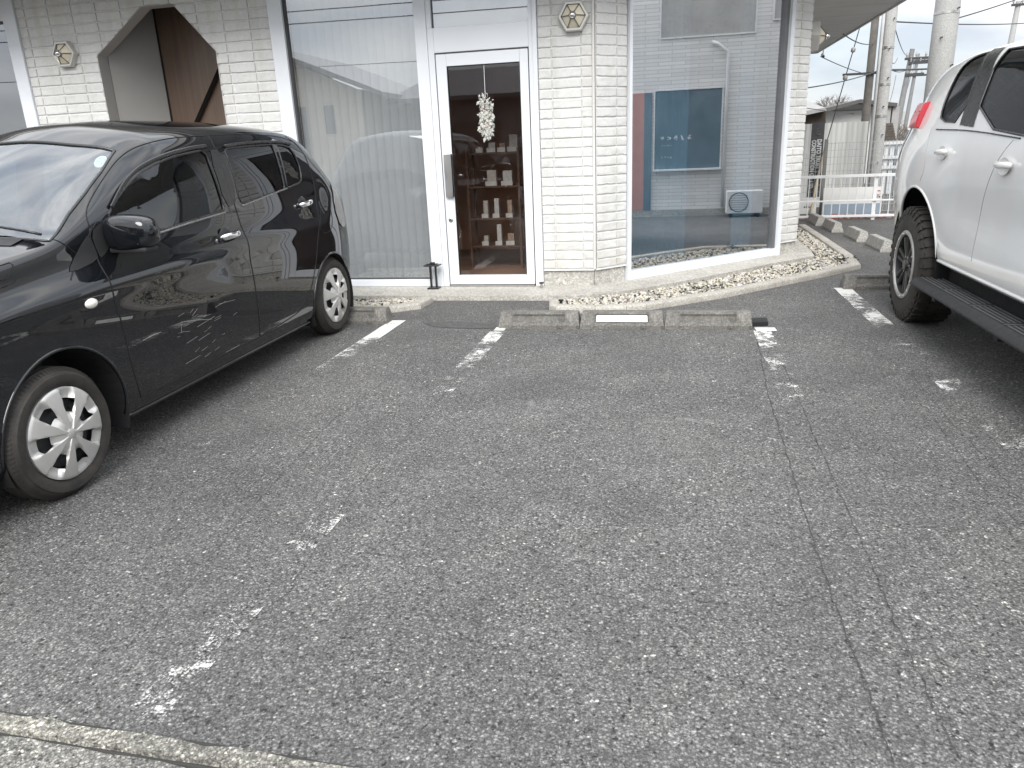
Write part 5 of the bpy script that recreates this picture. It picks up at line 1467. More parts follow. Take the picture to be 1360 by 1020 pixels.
# ---------------------------------------------------------------- white off-roader (nose towards the street, we see its rear flank)
def suv():
    XC = 2.60; YR = 6.80
    def sec(y, s, lo, mid, top):
        base = [(.62, lo), (.80, lo + .005), (.895, lo + .05), (.915, lo + .16)]
        return (y, tuple(v for p in [(a_ * s, b_) for a_, b_ in base + mid + top] for v in p))
    mid = [(.898, .82), (.905, 1.02), (.902, 1.16)]
    midf = [(.945, .84), (.950, 1.0), (.922, 1.17)]      # swollen over the rear wheel
    T1 = [(.872, 1.31), (.79, 1.56), (.715, 1.735), (.60, 1.80), (.35, 1.835), (0, 1.845)]
    K = [
        sec(1.0, .80, .50, [(.86, .80), (.86, .90), (.85, .98)], [(.80, 1.02), (.70, 1.04), (.6, 1.05), (.5, 1.06), (.3, 1.07), (0, 1.07)]),
        sec(1.15, .93, .46, [(.90, .82), (.90, .96), (.88, 1.06)], [(.84, 1.10), (.74, 1.12), (.62, 1.13), (.5, 1.14), (.3, 1.15), (0, 1.15)]),
        sec(1.7, 1., .44, [(.93, .84), (.93, 1.0), (.90, 1.10)], [(.86, 1.15), (.76, 1.17), (.62, 1.18), (.5, 1.19), (.3, 1.2), (0, 1.2)]),
        sec(2.35, 1., .44, mid, [(.87, 1.22), (.79, 1.25), (.66, 1.265), (.5, 1.27), (.3, 1.28), (0, 1.28)]),
        sec(2.75, 1., .44, mid, [(.87, 1.28), (.82, 1.42), (.74, 1.48), (.6, 1.53), (.35, 1.56), (0, 1.57)]),
        sec(3.2, 1., .44, mid, [(.87, 1.30), (.80, 1.54), (.72, 1.68), (.60, 1.745), (.35, 1.78), (0, 1.79)]),
        sec(3.7, 1., .44, mid, [(.87, 1.31), (.79, 1.565), (.715, 1.74), (.60, 1.805), (.35, 1.84), (0, 1.85)]),
        sec(4.5, 1., .44, mid, T1),
        sec(5.1, 1.0, .44, [(.905, .84), (.912, 1.02), (.905, 1.16)], T1),
        sec(5.45, 1.0, .45, [(.935, .84), (.94, 1.0), (.915, 1.17)], T1),
        sec(5.85, 1.0, .47, midf, T1),
        sec(6.2, .99, .50, midf, [(.872, 1.31), (.79, 1.55), (.715, 1.71), (.60, 1.785), (.35, 1.82), (0, 1.83)]),
        sec(6.5, .965, .52, [(.94, .84), (.94, 1.0), (.92, 1.17)], [(.87, 1.31), (.785, 1.53), (.705, 1.685), (.60, 1.76), (.35, 1.80), (0, 1.81)]),
        sec(6.68, .92, .54, [(.94, .84), (.94, 1.0), (.92, 1.16)], [(.87, 1.30), (.78, 1.50), (.70, 1.64), (.60, 1.72), (.35, 1.76), (0, 1.77)]),
        sec(6.80, .80, .56, [(.93, .84), (.93, .98), (.91, 1.12)], [(.87, 1.24), (.78, 1.40), (.70, 1.50), (.60, 1.56), (.35, 1.60), (0, 1.60)]),
    ]
    bm = loft(K, XC, 1.0, 6.80, .035, 6)
    bvh = bvh_of(bm)
    T = empty('offroad_car', 'white off-roader parked at the right with black running board and chunky tyre', 'car', (XC, 4.2, 0))
    mn = lambda c: c.x < XC - .4
    pl = lambda c: c.x > XC + .4
    RA = (5.83, .47, .475); FA = (2.05, .47, .47)
    tr = lambda pts: [(h.y, h.z) for h in trace(bvh, pts)]
    # rear arch follows the traced rim (slightly egg-shaped)
    ap_ = tr([(1236, 350), (1233, 325), (1230, 290), (1222, 262), (1210, 246), (1200, 250), (1190, 264), (1182, 284), (1177, 305)])
    if len(ap_) >= 7:
        pol = smooth2(ap_, False, 2); pol = [(pol[0][0] - .01, .2)] + pol + [(pol[-1][0] + .03, .2)]
    else: pol = arch_poly(*RA, .2)
    for cnd in (mn, pl):
        cut(bm, pol, 'side', lambda c, cnd=cnd: cnd(c) and c.z < 1.1)
        cut(bm, arch_poly(*FA, .2), 'side', lambda c, cnd=cnd: cnd(c) and c.z < 1.1)
    # windows
    zb = lambda y: 1.335 - .010 * (5.6 - y)
    q1 = tr([(1249, 161), (1252, 143), (1262, 118), (1276, 92), (1290, 79), (1304, 72), (1320, 68), (1276, 163)])
    yb1 = min(p[0] for p in q1)
    q2 = tr([(1335, 66), (1359, 62)]); q2b = tr([(1292, 166), (1359, 180)])
    def lineext(a_, b_, y): return a_[1] + (b_[1] - a_[1]) * (y - a_[0]) / (b_[0] - a_[0])
    yf = 3.78
    w2 = [q2b[0], q2[0], q2[1], (yf, lineext(*q2, yf) - .0), (yf, lineext(*q2b, yf))]
    w3 = [(3.66, lineext(*q2b, 3.66)), (3.66, lineext(*q2, 3.66) - .01), (3.3, 1.66), (2.88, 1.42), (2.80, lineext(*q2b, 2.8))]
    wins = [('quarter_window', smooth2(q1, True, 1)), ('rear_door_window', smooth2(w2, True, 1)), ('front_door_window', smooth2(w3, True, 1))]
    for nm, p in wins:
        for cnd in (mn, pl): cut(bm, p, 'side', lambda c, cnd=cnd: cnd(c) and c.z > 1.2)
    ws = [(XC + .62, 3.12), (XC + .72, 2.72), (XC + .70, 2.48), (XC + .35, 2.42), (XC - .35, 2.42), (XC - .70, 2.48), (XC - .72, 2.72), (XC - .62, 3.12), (XC - .3, 3.16), (XC + .3, 3.16)]
    cut(bm, ws, 'top', lambda c: c.z > 1.2)
    body = obj_keep('body', bm, M_swhite, T, smooth=True); body.data.set_sharp_from_angle(angle=math.radians(50))
    for nm, p in wins:
        for sg in (-1, 1):
            o = obj(nm, patch(p, 'side', bvh, sg, -.006), M_tint, T, smooth=True)
            side_line(bvh, p, sg, .006, 'window_seal', M_trim, o, off=0., closed=True)
    obj('windscreen', patch(ws, 'top', bvh, 1, -.004, .06), M_tint2, T, smooth=True)
    # black pillar between quarter and door glass
    pp = tr([(1275, 166), (1321, 65), (1336, 63), (1293, 169)])
    obj('pillar_trim', patch(pp, 'side', bvh, -1, .003), M_trim, T, smooth=True)
    side_line(bvh, pol[1:-1], -1, .010, 'arch_lip', M_swhite, T, off=-.002)
    # belt strip, gaps
    S = lambda pts, r=.0025, m=None, nm='panel_gap', off=-.0005: side_line(bvh, smooth2(tr(pts), False, 2), -1, r, nm, m or M_gapw, T, off=off)
    M_gapw = plain('white_car_gap', (.30, .29, .28), .8)
    S([(1346, 186), (1330, 205), (1315, 235), (1303, 275), (1296, 315), (1290, 347)])
    S([(1237, 168), (1232, 195), (1228, 225), (1222, 240)], .0022)
    S([(1244, 172), (1290, 173), (1356, 184)], .004, M_trim, 'belt_moulding', .002)
    y_ = 3.72; side_line(bvh, [(3.78, 1.3), (3.74, 1.0), (3.73, .7), (3.76, .5)], -1, .0025, 'panel_gap', M_gapw, T)
    # lower crease moulding
    cs = [(y, .505) for y in [3.0 + .05 * k for k in range(48)] if y < 5.36]
    side_line(bvh, cs, -1, .011, 'sill_moulding', M_swhite, T, off=.002)
    # handles
    for (px, py) in ((1254, 203), (1337, 221)):
        c = hitpx(bvh, px, py)
        if c is None: continue
        bm = BM(); lathe(bm, [(0, -.002), (.03, .000), (.048, .003), (.056, .012)], Matrix.Translation(c + V((-.004, 0, 0))) @ Matrix.Diagonal((-1, 1.35, .8, 1)), 24); obj('handle_cup', bm, M_swhite, T, smooth=True)
        bm = BM(); pts = []; n = 12
        for k in range(n + 1):
            u = k / n; pts.append(c + V((-.012 - .030 * math.sin(PI * u) ** .6, (.5 - u) * .185, .008 - .016 * u * 0)))
        tube(bm, pts, [.010] + [.018] * (n - 1) + [.010], 10, flat=.75, up=(1, 0, 0)); obj('door_handle', bm, plain('handle_white', (.70, .69, .68), .18, coat=1.), T, smooth=True)
    # tail lamp
    tl = tr([(1230, 135), (1222, 139), (1214, 148), (1210, 156), (1207, 170), (1214, 171), (1222, 165), (1228, 152), (1233, 140)])
    M_tail = plain('red_lens', (.48, .015, .03), .12, coat=1.)
    M_tailc = plain('clear_lens', (.62, .62, .62), .1, coat=1.)
    for sg in (-1, 1):
        obj('tail_lamp', patch(smooth2([(6.52, 1.10), (6.52, 1.40), (6.46, 1.50), (6.60, 1.52), (6.74, 1.44), (6.76, 1.2), (6.7, 1.08)], True, 2), 'side', bvh, sg, .004), M_tailc, T, smooth=True)
    # red lens bulges outward, as seen against the sky
    rl = [onp(q[0], q[1], (0, 1, 0), 6.42) for q in ((1231, 135), (1219, 138), (1214, 149), (1210, 156), (1206, 170), (1216, 172), (1224, 162), (1233, 146))]
    bm = BM(); f1, f2 = prism(bm, rl, (.0, -.16, 0)); bmesh.ops.bevel(bm, geom=bm.edges[:], offset=.008, segments=2, affect='EDGES'); o = obj('tail_lamp', bm, M_tail, T, smooth=True, auto=50); o['label'] = 'red upper tail lamp'
    # running board
    ya, yb_ = 5.46, 2.60
    bm = BM(); prof = [(-.02, .335), (.0, .365), (.03, .378), (.17, .378), (.20, .36), (.20, .30), (.03, .30)]
    x0 = 1.595
    prism(bm, [(x0 + x, ya, z) for x, z in prof], (0, yb_ - ya, 0)); bmesh.ops.bevel(bm, geom=[e_ for e_ in bm.edges if abs(e_.verts[0].co.y - e_.verts[1].co.y) > 1 or True], offset=.006, segments=2, affect='EDGES')
    rb = obj('running_board', bm, M_plast, T, smooth=True, auto=40)
    bm = BM()
    y = ya - .06
    while y > yb_ + .5:
        for k, xx in enumerate((.035, .062, .089, .116, .143)):
            box(bm, (x0 + xx, y - .40, .3785), (x0 + xx + .010, y, .384), bev=.002)
        box(bm, (x0 + .03, y - .44, .3785), (x0 + .16, y - .425, .383), bev=.002)
        y -= .46
    obj('tread_strips', bm, plain('grey_step_rubber', (.085, .088, .09), .5), rb)
    bm = BM()
    for y in (5.2, 4.2, 3.2): box(bm, (x0 + .06, y - .03, .26), (x0 + .45, y + .03, .31), bev=.006)
    obj('bracket', bm, M_plast, rb)
    bm = BM(); box(bm, (1.78, 2.5, .36), (XC + .82, 5.40, .46)); box(bm, (2.05, 1.2, .38), (3.15, 6.6, .50)); obj('underbody', bm, M_dark, T)
    # wheels
    for (x, y, sx) in ((1.635, 5.835, -1), (1.635, 2.05, -1), (2 * XC - 1.635, 5.835, 1), (2 * XC - 1.635, 2.05, 1)):
        w = bpy.data.objects.new('wheel', None); link(w, T); R = .400; c = V((x, y, R))
        tyre(w, c, R, .225, .27, sx, lugs=True)
        M = Matrix.Translation(c) @ Matrix.Diagonal((sx, 1, 1, 1))
        bm = BM(); lathe(bm, [(.236, -.022), (.242, .004), (.236, .010), (.216, .010), (.210, .002), (.206, -.02)], M, 72); rg = obj('rim_ring', bm, plain('machined_ring', (.42, .41, .39), .45, .7), w, smooth=True, auto=40)
        bm = BM()
        for k in range(16):
            a_ = 2 * PI * k / 16; lathe(bm, [(0, .014), (.006, .014), (.006, .009)], M @ Matrix.Translation((0, .226 * math.cos(a_), .226 * math.sin(a_))), 8)
        obj('ring_bolt', bm, M_chrome, rg)['kind'] = 'stuff'
        bm = BM(); lathe(bm, [(.207, .0), (.200, -.06), (.192, -.13), (0, -.135)], M, 48)
        obj('rim_barrel', bm, M_steelw, w, smooth=True, auto=40)
        bm = BM()
        for k in range(6):
            a_ = 2 * PI * k / 6 + .3
            for da in (-.16, .16):
                pa = M @ V((-.03, .055 * math.cos(a_ + da * 1.5), .055 * math.sin(a_ + da * 1.5))); pb = M @ V((-.018, .20 * math.cos(a_ + da), .20 * math.sin(a_ + da)))
                tube(bm, [pa, pa.lerp(pb, .5) + V((sx * .004, 0, 0)), pb], [.017, .015, .016], 8)
        lathe(bm, [(0, .0), (.035, .0), (.042, -.006), (.046, -.03), (.07, -.045), (.07, -.09)], M, 32)
        obj('spokes', bm, plain('satin_black_alloy', (.05, .048, .045), .35, .5), w, smooth=True, auto=40)
        bm = BM()
        for k in range(6):
            a_ = 2 * PI * k / 6; lathe(bm, [(0, -.01), (.008, -.012), (.010, -.04)], M @ Matrix.Translation((0, .058 * math.cos(a_), .058 * math.sin(a_))), 8)
        obj('lug_nut', bm, M_chrome, w)
    bm = BM()
    for sx in (1, -1):
        well(bm, (XC + sx * .915, 5.86, .46), .52, sx, .40); obj('wheel_arch_liner', bm, M_dark, T); bm = BM()
        well(bm, (XC + sx * .88, FA[0], FA[1]), .49, sx, .40); obj('wheel_arch_liner', bm, M_dark, T); bm = BM()
    # mud flap behind the wheel
    bm = BM(); p = [V((1.70, 6.40, .26)), V((1.98, 6.40, .26)), V((1.98, 6.36, .72)), V((1.70, 6.36, .72))]; prism(bm, p, (0, .012, 0)); obj('mud_flap', bm, M_black, T)
    bm = BM()
    for (x, y) in ((XC - .4, 3.9), (XC + .4, 3.9), (XC, 4.9)):
        w_ = .26 if abs(x - XC) > .1 else .62
        box(bm, (x - w_, y, .75), (x + w_, y + .13, 1.45), bev=.05); box(bm, (x - .14, y + .02, 1.46), (x + .14, y + .10, 1.66), bev=.04); box(bm, (x - w_, y - .45, .7), (x + w_, y, .9), bev=.04)
    obj('seats', bm, plain('seat_leather', (.05, .045, .04), .6), T, smooth=True, auto=50)
    bm = BM(); box(bm, (XC - .8, 2.5, .65), (XC + .8, 6.6, .70)); obj('cabin_floor', bm, M_plast, T)
    # bumper corner, rear
    bm = BM(); box(bm, (XC - .70, 6.70, .50), (XC + .70, 6.86, .74), bev=.05); obj('rear_bumper', bm, M_swhite, T, smooth=True, auto=40)
    for sg in (-1, 1):
        bm = BM(); tube(bm, [(XC + sg * .64, 3.6, 1.86), (XC + sg * .66, 3.8, 1.885), (XC + sg * .66, 5.9, 1.865), (XC + sg * .64, 6.1, 1.83)], .0, 6) if 0 else bm
        bm.free()
    # door mirror (outside the frame)
    mc = V((1.52, 2.95, 1.32)); bm = BM(); box(bm, tuple(mc - V((.10, .06, .09))), tuple(mc + V((.10, .06, .09))), bev=.03); tube(bm, [mc + V((.08, 0, -.05)), mc + V((.22, 0, -.06))], .03, 8); obj('door_mirror', bm, M_swhite, T, smooth=True, auto=50)
    for sg in (-1, 1):
        obj('head_lamp', patch(smooth2([(1.1, .86), (1.5, .92), (1.6, 1.04), (1.3, 1.04), (1.1, .98)], True, 2), 'side', bvh, sg, .006), M_tailc, T, smooth=True)
    return T
suv_car = suv()
# ================================================================== SURROUNDINGS
def copy_tree(o, parent=None):
    c = o.copy(); COL.objects.link(c)
    if parent is not None: c.parent = parent; c.matrix_parent_inverse = o.matrix_parent_inverse.copy()
    for ch in list(o.children): copy_tree(ch, c)
    return c
rc = copy_tree(hatch_car); rc.location = (-1.9, -3.1, 0); rc.rotation_euler.z = PI / 2 + .04
rc['label'] = 'dark car seen only as a faint arched reflection in the entrance windows'; rc['category'] = 'car'
# white railing
def railing():
    y = 12.75; x0, x1 = 1.2, 4.6
    t = empty('metal_railing', 'low white metal railing with thin upright bars beyond the shop corner', 'railing', (2.9, y, 0))
    zt = aty(1120, 234, y).z; zm = aty(1150, 266, y).z; zb = aty(1120, 287, y).z
    for z, h in ((zt, .022), (zm, .012), (zb, .018)):
        bm = BM(); box(bm, (x0, y - .014, z - h), (x1, y + .014, z + h), bev=.003); obj('rail', bm, M_whited, t)
    x = x0 + .05
    while x < x1:
        bm = BM(); box(bm, (x - .006, y - .0065, zb + .0185), (x + .006, y + .0065, zm - .0125)); box(bm, (x - .006, y - .0065, zm + .0125), (x + .006, y + .0065, zt - .0225)); obj('upright_bar', bm, M_whited, t); x += .118
    for x in (1.3, 3.05, 4.5):
        bm = BM(); box(bm, (x - .025, y + .0145, -.01), (x + .025, y + .06, zt)); obj('post', bm, M_whited, t)
railing()
# red-and-grey block edging behind the railing
bm = BM(); rnd = random.Random(3); x = 1.5
while x < 4.6:
    box(bm, (x, 13.0, 0), (x + .09, 13.1, .05 + rnd.uniform(0, .02)), bev=.004); x += .1
t_ = NT('red_block'); tc0 = t_.vor(9)
tag(obj('block_edging', bm, t_.done(t_.pbr(t_.ramp(t_.n('SeparateColor', Color=tc0.outputs['Color']).outputs[0], [(0, (.30, .08, .06)), (.5, (.35, .13, .10)), (.9, (.35, .3, .27))]), .85))), 'row of small red and grey blocks along the foot of the white railing', 'edging')
# mesh fence
def meshfence():
    y = 13.7; t = empty('mesh_fence', 'tall grey welded wire mesh fence behind the white railing', 'fence', (3, y, 0))
    x0, x1 = aty(1096, 240, y).x, aty(1096, 240, y).x + 3.2; zt = aty(1130, 188, y).z; zb = .05
    M_w = plain('galvanised_wire', (.42, .43, .43), .5, .3)
    bm = BM(); x = x0
    while x < x1: box(bm, (x - .0035, y, zb), (x + .0035, y + .005, zt)); x += .055
    obj('upright_wires', bm, M_w, t)
    bm = BM(); z = zb
    while z <= zt: box(bm, (x0, y - .006, z - .003), (x1, y - .001, z + .003)); z += .11
    obj('cross_wires', bm, M_w, t)
    for xx in (x0 - .03, x0 + 1.9): bm = BM(); box(bm, (xx - .025, y - .02, -.01), (xx + .025, y + .03, zt + .05)); obj('post', bm, plain('fence_post_grey', (.22, .22, .21), .5, .3), t)
    xa = x0 - 1.1; zt2 = aty(1070, 204, y).z; bm = BM(); x = xa
    while x < x0 - .08: box(bm, (x - .0035, y, zb), (x + .0035, y + .005, zt2)); x += .055
    z = zb
    while z <= zt2: box(bm, (xa, y - .006, z - .003), (x0 - .06, y - .001, z + .003)); z += .11
    obj('left_panel', bm, M_w, t)
meshfence()
# sign boards on the fence
def board(name, pts, y, label, cat, stripe=None, logo=None, small=None):
    c = [aty(px, py, y) for px, py in pts]
    x0, x1 = min(p.x for p in c), max(p.x for p in c); z0, z1 = min(p.z for p in c), max(p.z for p in c)
    t = empty(name, label, cat, ((x0 + x1) / 2, y, z0))
    bm = BM(); box(bm, (x0, y - .012, z0), (x1, y + .012, z1), bev=.003); obj('panel', bm, plain('board_white', (.74, .74, .72), .5, var=.06, scale=3), t)
    if stripe:
        bm = BM(); box(bm, (x0 + .01, y - .016, z0 + .015), (x1 - .01, y - .0125, z0 + (z1 - z0) * stripe)); obj('blue_band', bm, plain('board_blue', (.30, .37, .45), .5, var=.08), t)
    lx, lz, r = x0 + (x1 - x0) * logo[0], z0 + (z1 - z0) * logo[1], logo[2]
    bm = BM()
    for a0, a1, rr in ((.5, 2.9, 1.), (3.6, 6.0, 1.)):
        pts_ = [(lx + r * rr * math.cos(a0 + (a1 - a0) * k / 8), y - .014, lz + r * rr * math.sin(a0 + (a1 - a0) * k / 8)) for k in range(9)]
        tube(bm, pts_, [r * (.12 + .35 * math.sin(PI * k / 8)) for k in range(9)], 6, flat=.15, up=(1, 0, 0))
    obj('red_emblem', bm, plain('emblem_red', (.55, .04, .03), .5), t)
    bm = BM()
    for k in range(4): box(bm, (lx - r * 1.8 + k * r * 1.0, y - .0155, lz - r * 2.3), (lx - r * 1.8 + k * r * 1.0 + r * .6, y - .0125, lz - r * 1.6))
    obj('small_lettering', bm, plain('lettering_dark', (.06, .06, .07), .5), t)
board('sign_board', ((1094, 250), (1169, 285)), 13.45, 'long white sign board with a blue-grey lower band behind the white railing', 'sign', .42, (.93, .80, .035))
board('sign_board', ((1056, 264), (1083, 284)), 13.35, 'small white sign board with red emblem at the building corner', 'sign', None, (.62, .72, .035))
# tall dark banner with white lettering
def banner():
    y = 14.0
    tl, tr_, bl, br = aty(1079, 163, y), aty(1095.5, 163, y), aty(1071, 262, y), aty(1088, 262, y)
    x0 = (tl.x + bl.x) / 2; x1 = (tr_.x + br.x) / 2; z1 = tl.z; z0 = bl.z
    t = empty('banner_sign', 'tall dark grey banner with sideways white company lettering', 'banner', ((x0 + x1) / 2, y, z0))
    bm = BM(); box(bm, (x0, y - .01, z0), (x1, y + .01, z1)); obj('panel', bm, plain('banner_grey', (.075, .075, .08), .6, var=.08), t)
    W_ = x1 - x0; H_ = z1 - z0
    M_l = plain('lettering_white', (.75, .75, .75), .5)
    for s, xc, zc, sz in (('DAITO TRUST', .66, .56, .42), ('CONSTRUCTION CO.,LTD.', .24, .42, .42)):
        me = text_mesh(s, W_ * sz, .001, align='LEFT', spacing=1.05, font_off=.004)
        me.materials.append(M_l); o = bpy.data.objects.new('lettering', me); link(o, t)
        wd = max(v.co.x for v in me.vertices) - min(v.co.x for v in me.vertices)
        L_ = H_ * (.40 if s[0] == 'D' else .66)
        top = z1 - H_ * (.22 if s[0] == 'D' else .23); k = L_ / wd
        Mx = Matrix.Translation((x0 + W_ * xc, y - .0125, top)) @ Matrix.Rotation(PI / 2, 4, 'X') @ Matrix.Rotation(-PI / 2, 4, 'Z') @ Matrix.Diagonal((k, 1.1, 1, 1))
        o.matrix_local = parent_matrix(t).inverted() @ Mx
    bm = BM(); cx, cz = x0 + W_ * .55, z1 - H_ * .12; r = W_ * .27
    for a0 in (0, PI):
        pts_ = [(cx + r * math.cos(a0 + .2 + 2.5 * k / 10) * (1 - .045 * k), y - .0125, cz + r * math.sin(a0 + .2 + 2.5 * k / 10)) for k in range(11)]
        tube(bm, pts_, [r * (.05 + .032 * k) for k in range(11)], 6, flat=.12, up=(1, 0, 0))
    obj('swirl_emblem', bm, M_l, t)
banner()
# white panel wall and gabled shed
def shed():
    y = 15.2; x0, x1 = aty(1062, 200, y).x - .6, aty(1150, 200, y).x; zt = aty(1120, 162.5, y).z
    tw = NT('white_corrugated'); sx = tw.n('SeparateXYZ', Vector=tw.obj())
    w_ = tw.math('SINE', tw.math('MULTIPLY', sx.outputs[0], 70.))
    st = tw.ramp(tw.n('TexNoise', Scale=1., Detail=5, Vector=tw.n('Mapping', Vector=tw.obj(), Scale=(7, 7, .6))).outputs[0], [(.45, (.70, .70, .68)), (.75, (.52, .51, .48))])
    m = tw.done(tw.pbr(st, .6, 0, tw.bump(w_, .4, .01)))
    bm = BM(); box(bm, (x0, y, 0), (x1, y + .06, zt)); o = tag(obj('panel_wall', bm, m), 'white corrugated panel wall behind the wire mesh fence', 'wall')
    y = 22.; P_ = lambda px, py, yy=y: aty(px, py, yy)
    t = empty('gabled_shed', 'pale gabled shed with dark roof edge behind the white panel wall', 'shed', (P_(1130, 160).x, y, 0))
    xa, xb = P_(1097, 160).x, P_(1186, 160).x; zr = P_(1137, 134).z; za, zb_ = P_(1089, 147).z, P_(1184, 139).z; xr = P_(1137, 134).x; xe0, xe1 = P_(1087, 147).x, P_(1185, 139).x
    zg = zr - (zr - za) * (xr - xa) / (xr - xe0)
    bm = BM(); prism(bm, [(xa, y, 0), (P_(1170, 160).x, y, 0), (P_(1170, 160).x, y, zb_ - .08), (xr, y, zr - .05), (xa, y, zg - .05)], (0, 6, 0)); obj('wall', bm, plain('shed_wall', (.70, .70, .68), .7, var=.08, scale=1), t)
    bm = BM()
    for a_, b_ in (((xe0, za), (xr, zr)), ((xr, zr), (xe1, zb_))):
        prism(bm, [(a_[0], y - .5, a_[1] - .07), (b_[0], y - .5, b_[1] - .07), (b_[0], y - .5, b_[1] + .02), (a_[0], y - .5, a_[1] + .02)], (0, 7, 0))
    obj('roof', bm, plain('shed_roof', (.09, .085, .08), .7), t)
    bm = BM(); box(bm, (xa + .02, y - .03, P_(1130, 146).z - .02), (P_(1150, 160).x, y - .004, P_(1130, 146).z)); obj('ledge', bm, plain('shed_ledge', (.25, .25, .24), .7), t)
    for px in (1172, 1183):
        bm = BM(); xx = P_(px, 160).x; box(bm, (xx - .08, y - .4, 0), (xx + .08, y - .25, P_(px, 142).z)); obj('post', bm, plain('shed_post', (.35, .34, .33), .7), t)
    # lean-to roof left
    t2 = empty('lean_to', 'dark open lean-to with sloping tin roof left of the gabled shed', 'shed', (P_(1075, 160).x, y - 1, 0)); y2 = y - 1
    bm = BM(); prism(bm, [P_(1060, 149, y2), P_(1096, 143, y2), P_(1098, 147, y2), P_(1060, 155, y2)], (0, 3, .3)); obj('roof', bm, plain('tin_roof', (.30, .29, .28), .6, var=.3, scale=8), t2)
    bm = BM(); prism(bm, [P_(1064, 155, y2 + .3), P_(1097, 147, y2 + .3), P_(1096, 180, y2 + .3), P_(1064, 180, y2 + .3)], (0, .1, 0)); obj('back_wall', bm, plain('dark_boards', (.06, .045, .035), .9, var=.3), t2)
shed()
def misc():
    y = 20.; P_ = lambda px, py, yy=y: aty(px, py, yy)
    bm = BM()
    for k in range(7):
        a_, b_ = P_(1168, 164 + k * 3.4), P_(1186 + k * .8, 164 + k * 3.4 + 3.1); box(bm, (a_.x, y + .01 * k, b_.z), (b_.x, y + .06 + .01 * k, a_.z))
    tag(obj('board_wall', bm, plain('brown_boards', (.13, .11, .095), .9, var=.35, scale=14)), 'weathered brown board wall right of the concrete pole', 'wall')
    # small shop-like shed with posts right of pole
    t = empty('carport', 'pale carport with white posts and blue-grey panels behind the pole', 'carport', (P_(1180, 230).x, 18, 0)); y = 18.
    bm = BM(); box(bm, (P_(1164, 210, y).x, y + .3, 0), (P_(1215, 210, y).x, y + .35, P_(1180, 192, y).z)); obj('back_panel', bm, plain('carport_panel', (.22, .28, .33), .6, var=.4, scale=3), t)
    for px in (1167, 1176, 1184, 1194, 1203):
        bm = BM(); xx = P_(px, 210, y).x; box(bm, (xx - .04, y, 0), (xx + .04, y + .08, P_(1180, 190, y).z)); obj('post', bm, M_whited, t)
    for py in (190, 209, 222):
        bm = BM(); z = P_(1180, py, y).z; box(bm, (P_(1164, 210, y).x, y - .05, z - .03), (P_(1215, 210, y).x, y - .01, z + .03)); obj('rail', bm, M_whited, t)
    # house roofs far right behind off-roader
    y = 40
    bm = BM(); box(bm, (P_(1100, 160, y).x, y, 0), (P_(1400, 160, y).x, y + 8, P_(1200, 188, y).z)); tag(obj('far_building', bm, plain('far_wall', (.35, .34, .33), .8, var=.2, scale=.6)), 'long low pale building far away behind the poles', 'building')
misc()
# poles and wires
M_pole = grit('pole_concrete', (.36, .36, .35), (.42, .415, .40), 160, .1, .85, .2, 1.2)
def pole(name, px, py_b, y, r0, r1, h, label, mat=M_pole, lean=0., arms=(), bands=()):
    b = aty(px, py_b, y); t = empty(name, label, 'utility pole', (b.x, y, 0))
    bm = BM(); n = 14; tube(bm, [(b.x + lean * k / n, y, h * k / n) for k in range(n + 1)], [r0 + (r1 - r0) * k / n for k in range(n + 1)], 20, up=(0, 1, 0)); obj('shaft', bm, mat, t, smooth=True, auto=50)
    for z in bands:
        bm = BM(); rr = r0 + (r1 - r0) * z / h + .006; tube(bm, [(b.x + lean * z / h, y, z - .02), (b.x + lean * z / h, y, z + .02)], rr, 20, up=(0, 1, 0)); obj('steel_band', bm, M_steel, t, smooth=True, auto=40)
    for z, x0, x1 in arms:
        bm = BM(); xb = b.x + lean * z / h; hh = .02 if y < 20 else .04; box(bm, (xb + x0, y - .12, z - hh), (xb + x1, y - .05, z + hh)); ar = obj('cross_arm', bm, M_steelw, t)
        if y < 20: continue
        bm = BM(); x = xb + x0 + .06
        while x < xb + x1: tube(bm, [(x, y - .085, z + .04), (x, y - .085, z + .12), (x, y - .085, z + .2)], [.02, .045, .025], 8, up=(0, 1, 0)); x += max(.3, (x1 - x0 - .12) / 3)
        obj('insulators', bm, plain('insulator', (.35, .34, .33), .3), ar)
    return t, b
t1, b1 = pole('utility_pole', 1160.5, 245, 14.5, .098, .080, 9, 'grey concrete pole with white cable duct rising behind the mesh fence', bands=(2.05, 2.62, 1.55))
bm = BM(); tube(bm, [(b1.x - .125, 14.46, 0), (b1.x - .115, 14.46, 9)], .028, 10, up=(0, 1, 0)); obj('cable_duct', bm, M_whited, t1, smooth=True)
bm = BM()
for k in range(14): z = .8 + k * .45; xx = b1.x + (.03 if k % 2 else -.0); tube(bm, [(xx, 14.41, z), (xx, 14.36, z)], .010, 6, up=(0, 0, 1))
obj('step_bolts', bm, M_blackm, t1)
t2, b2 = pole('utility_pole', 1243, 135, 15.5, .205, .185, 10, 'thick grey concrete pole rising directly behind the white off-roader', bands=(1.0, 3.2))
bm = BM()
for k in range(14): z = 1.0 + k * .45; xx = b2.x + (.12 if k % 2 else -.10); tube(bm, [(xx, 15.34, z), (xx, 15.24, z)], .012, 6, up=(0, 0, 1))
obj('step_bolts', bm, M_blackm, t2)
M_pole2 = plain('aged_pole_grey', (.20, .20, .20), .8, var=.15)
M_wood = plain('weathered_wood', (.17, .155, .14), .85, var=.3, scale=9)
pa, pb = aty(1149, 163, 17.), aty(1163, 20, 17.)
pole('utility_pole', 1149, 163, 17., .085, .055, 7, 'slim dark wooden pole left of the concrete pole with the duct', M_wood, lean=(pb.x - pa.x) * 7 / (pb.z - pa.z) * .9, arms=((aty(1150, 98, 17).z, -.52, .1),))
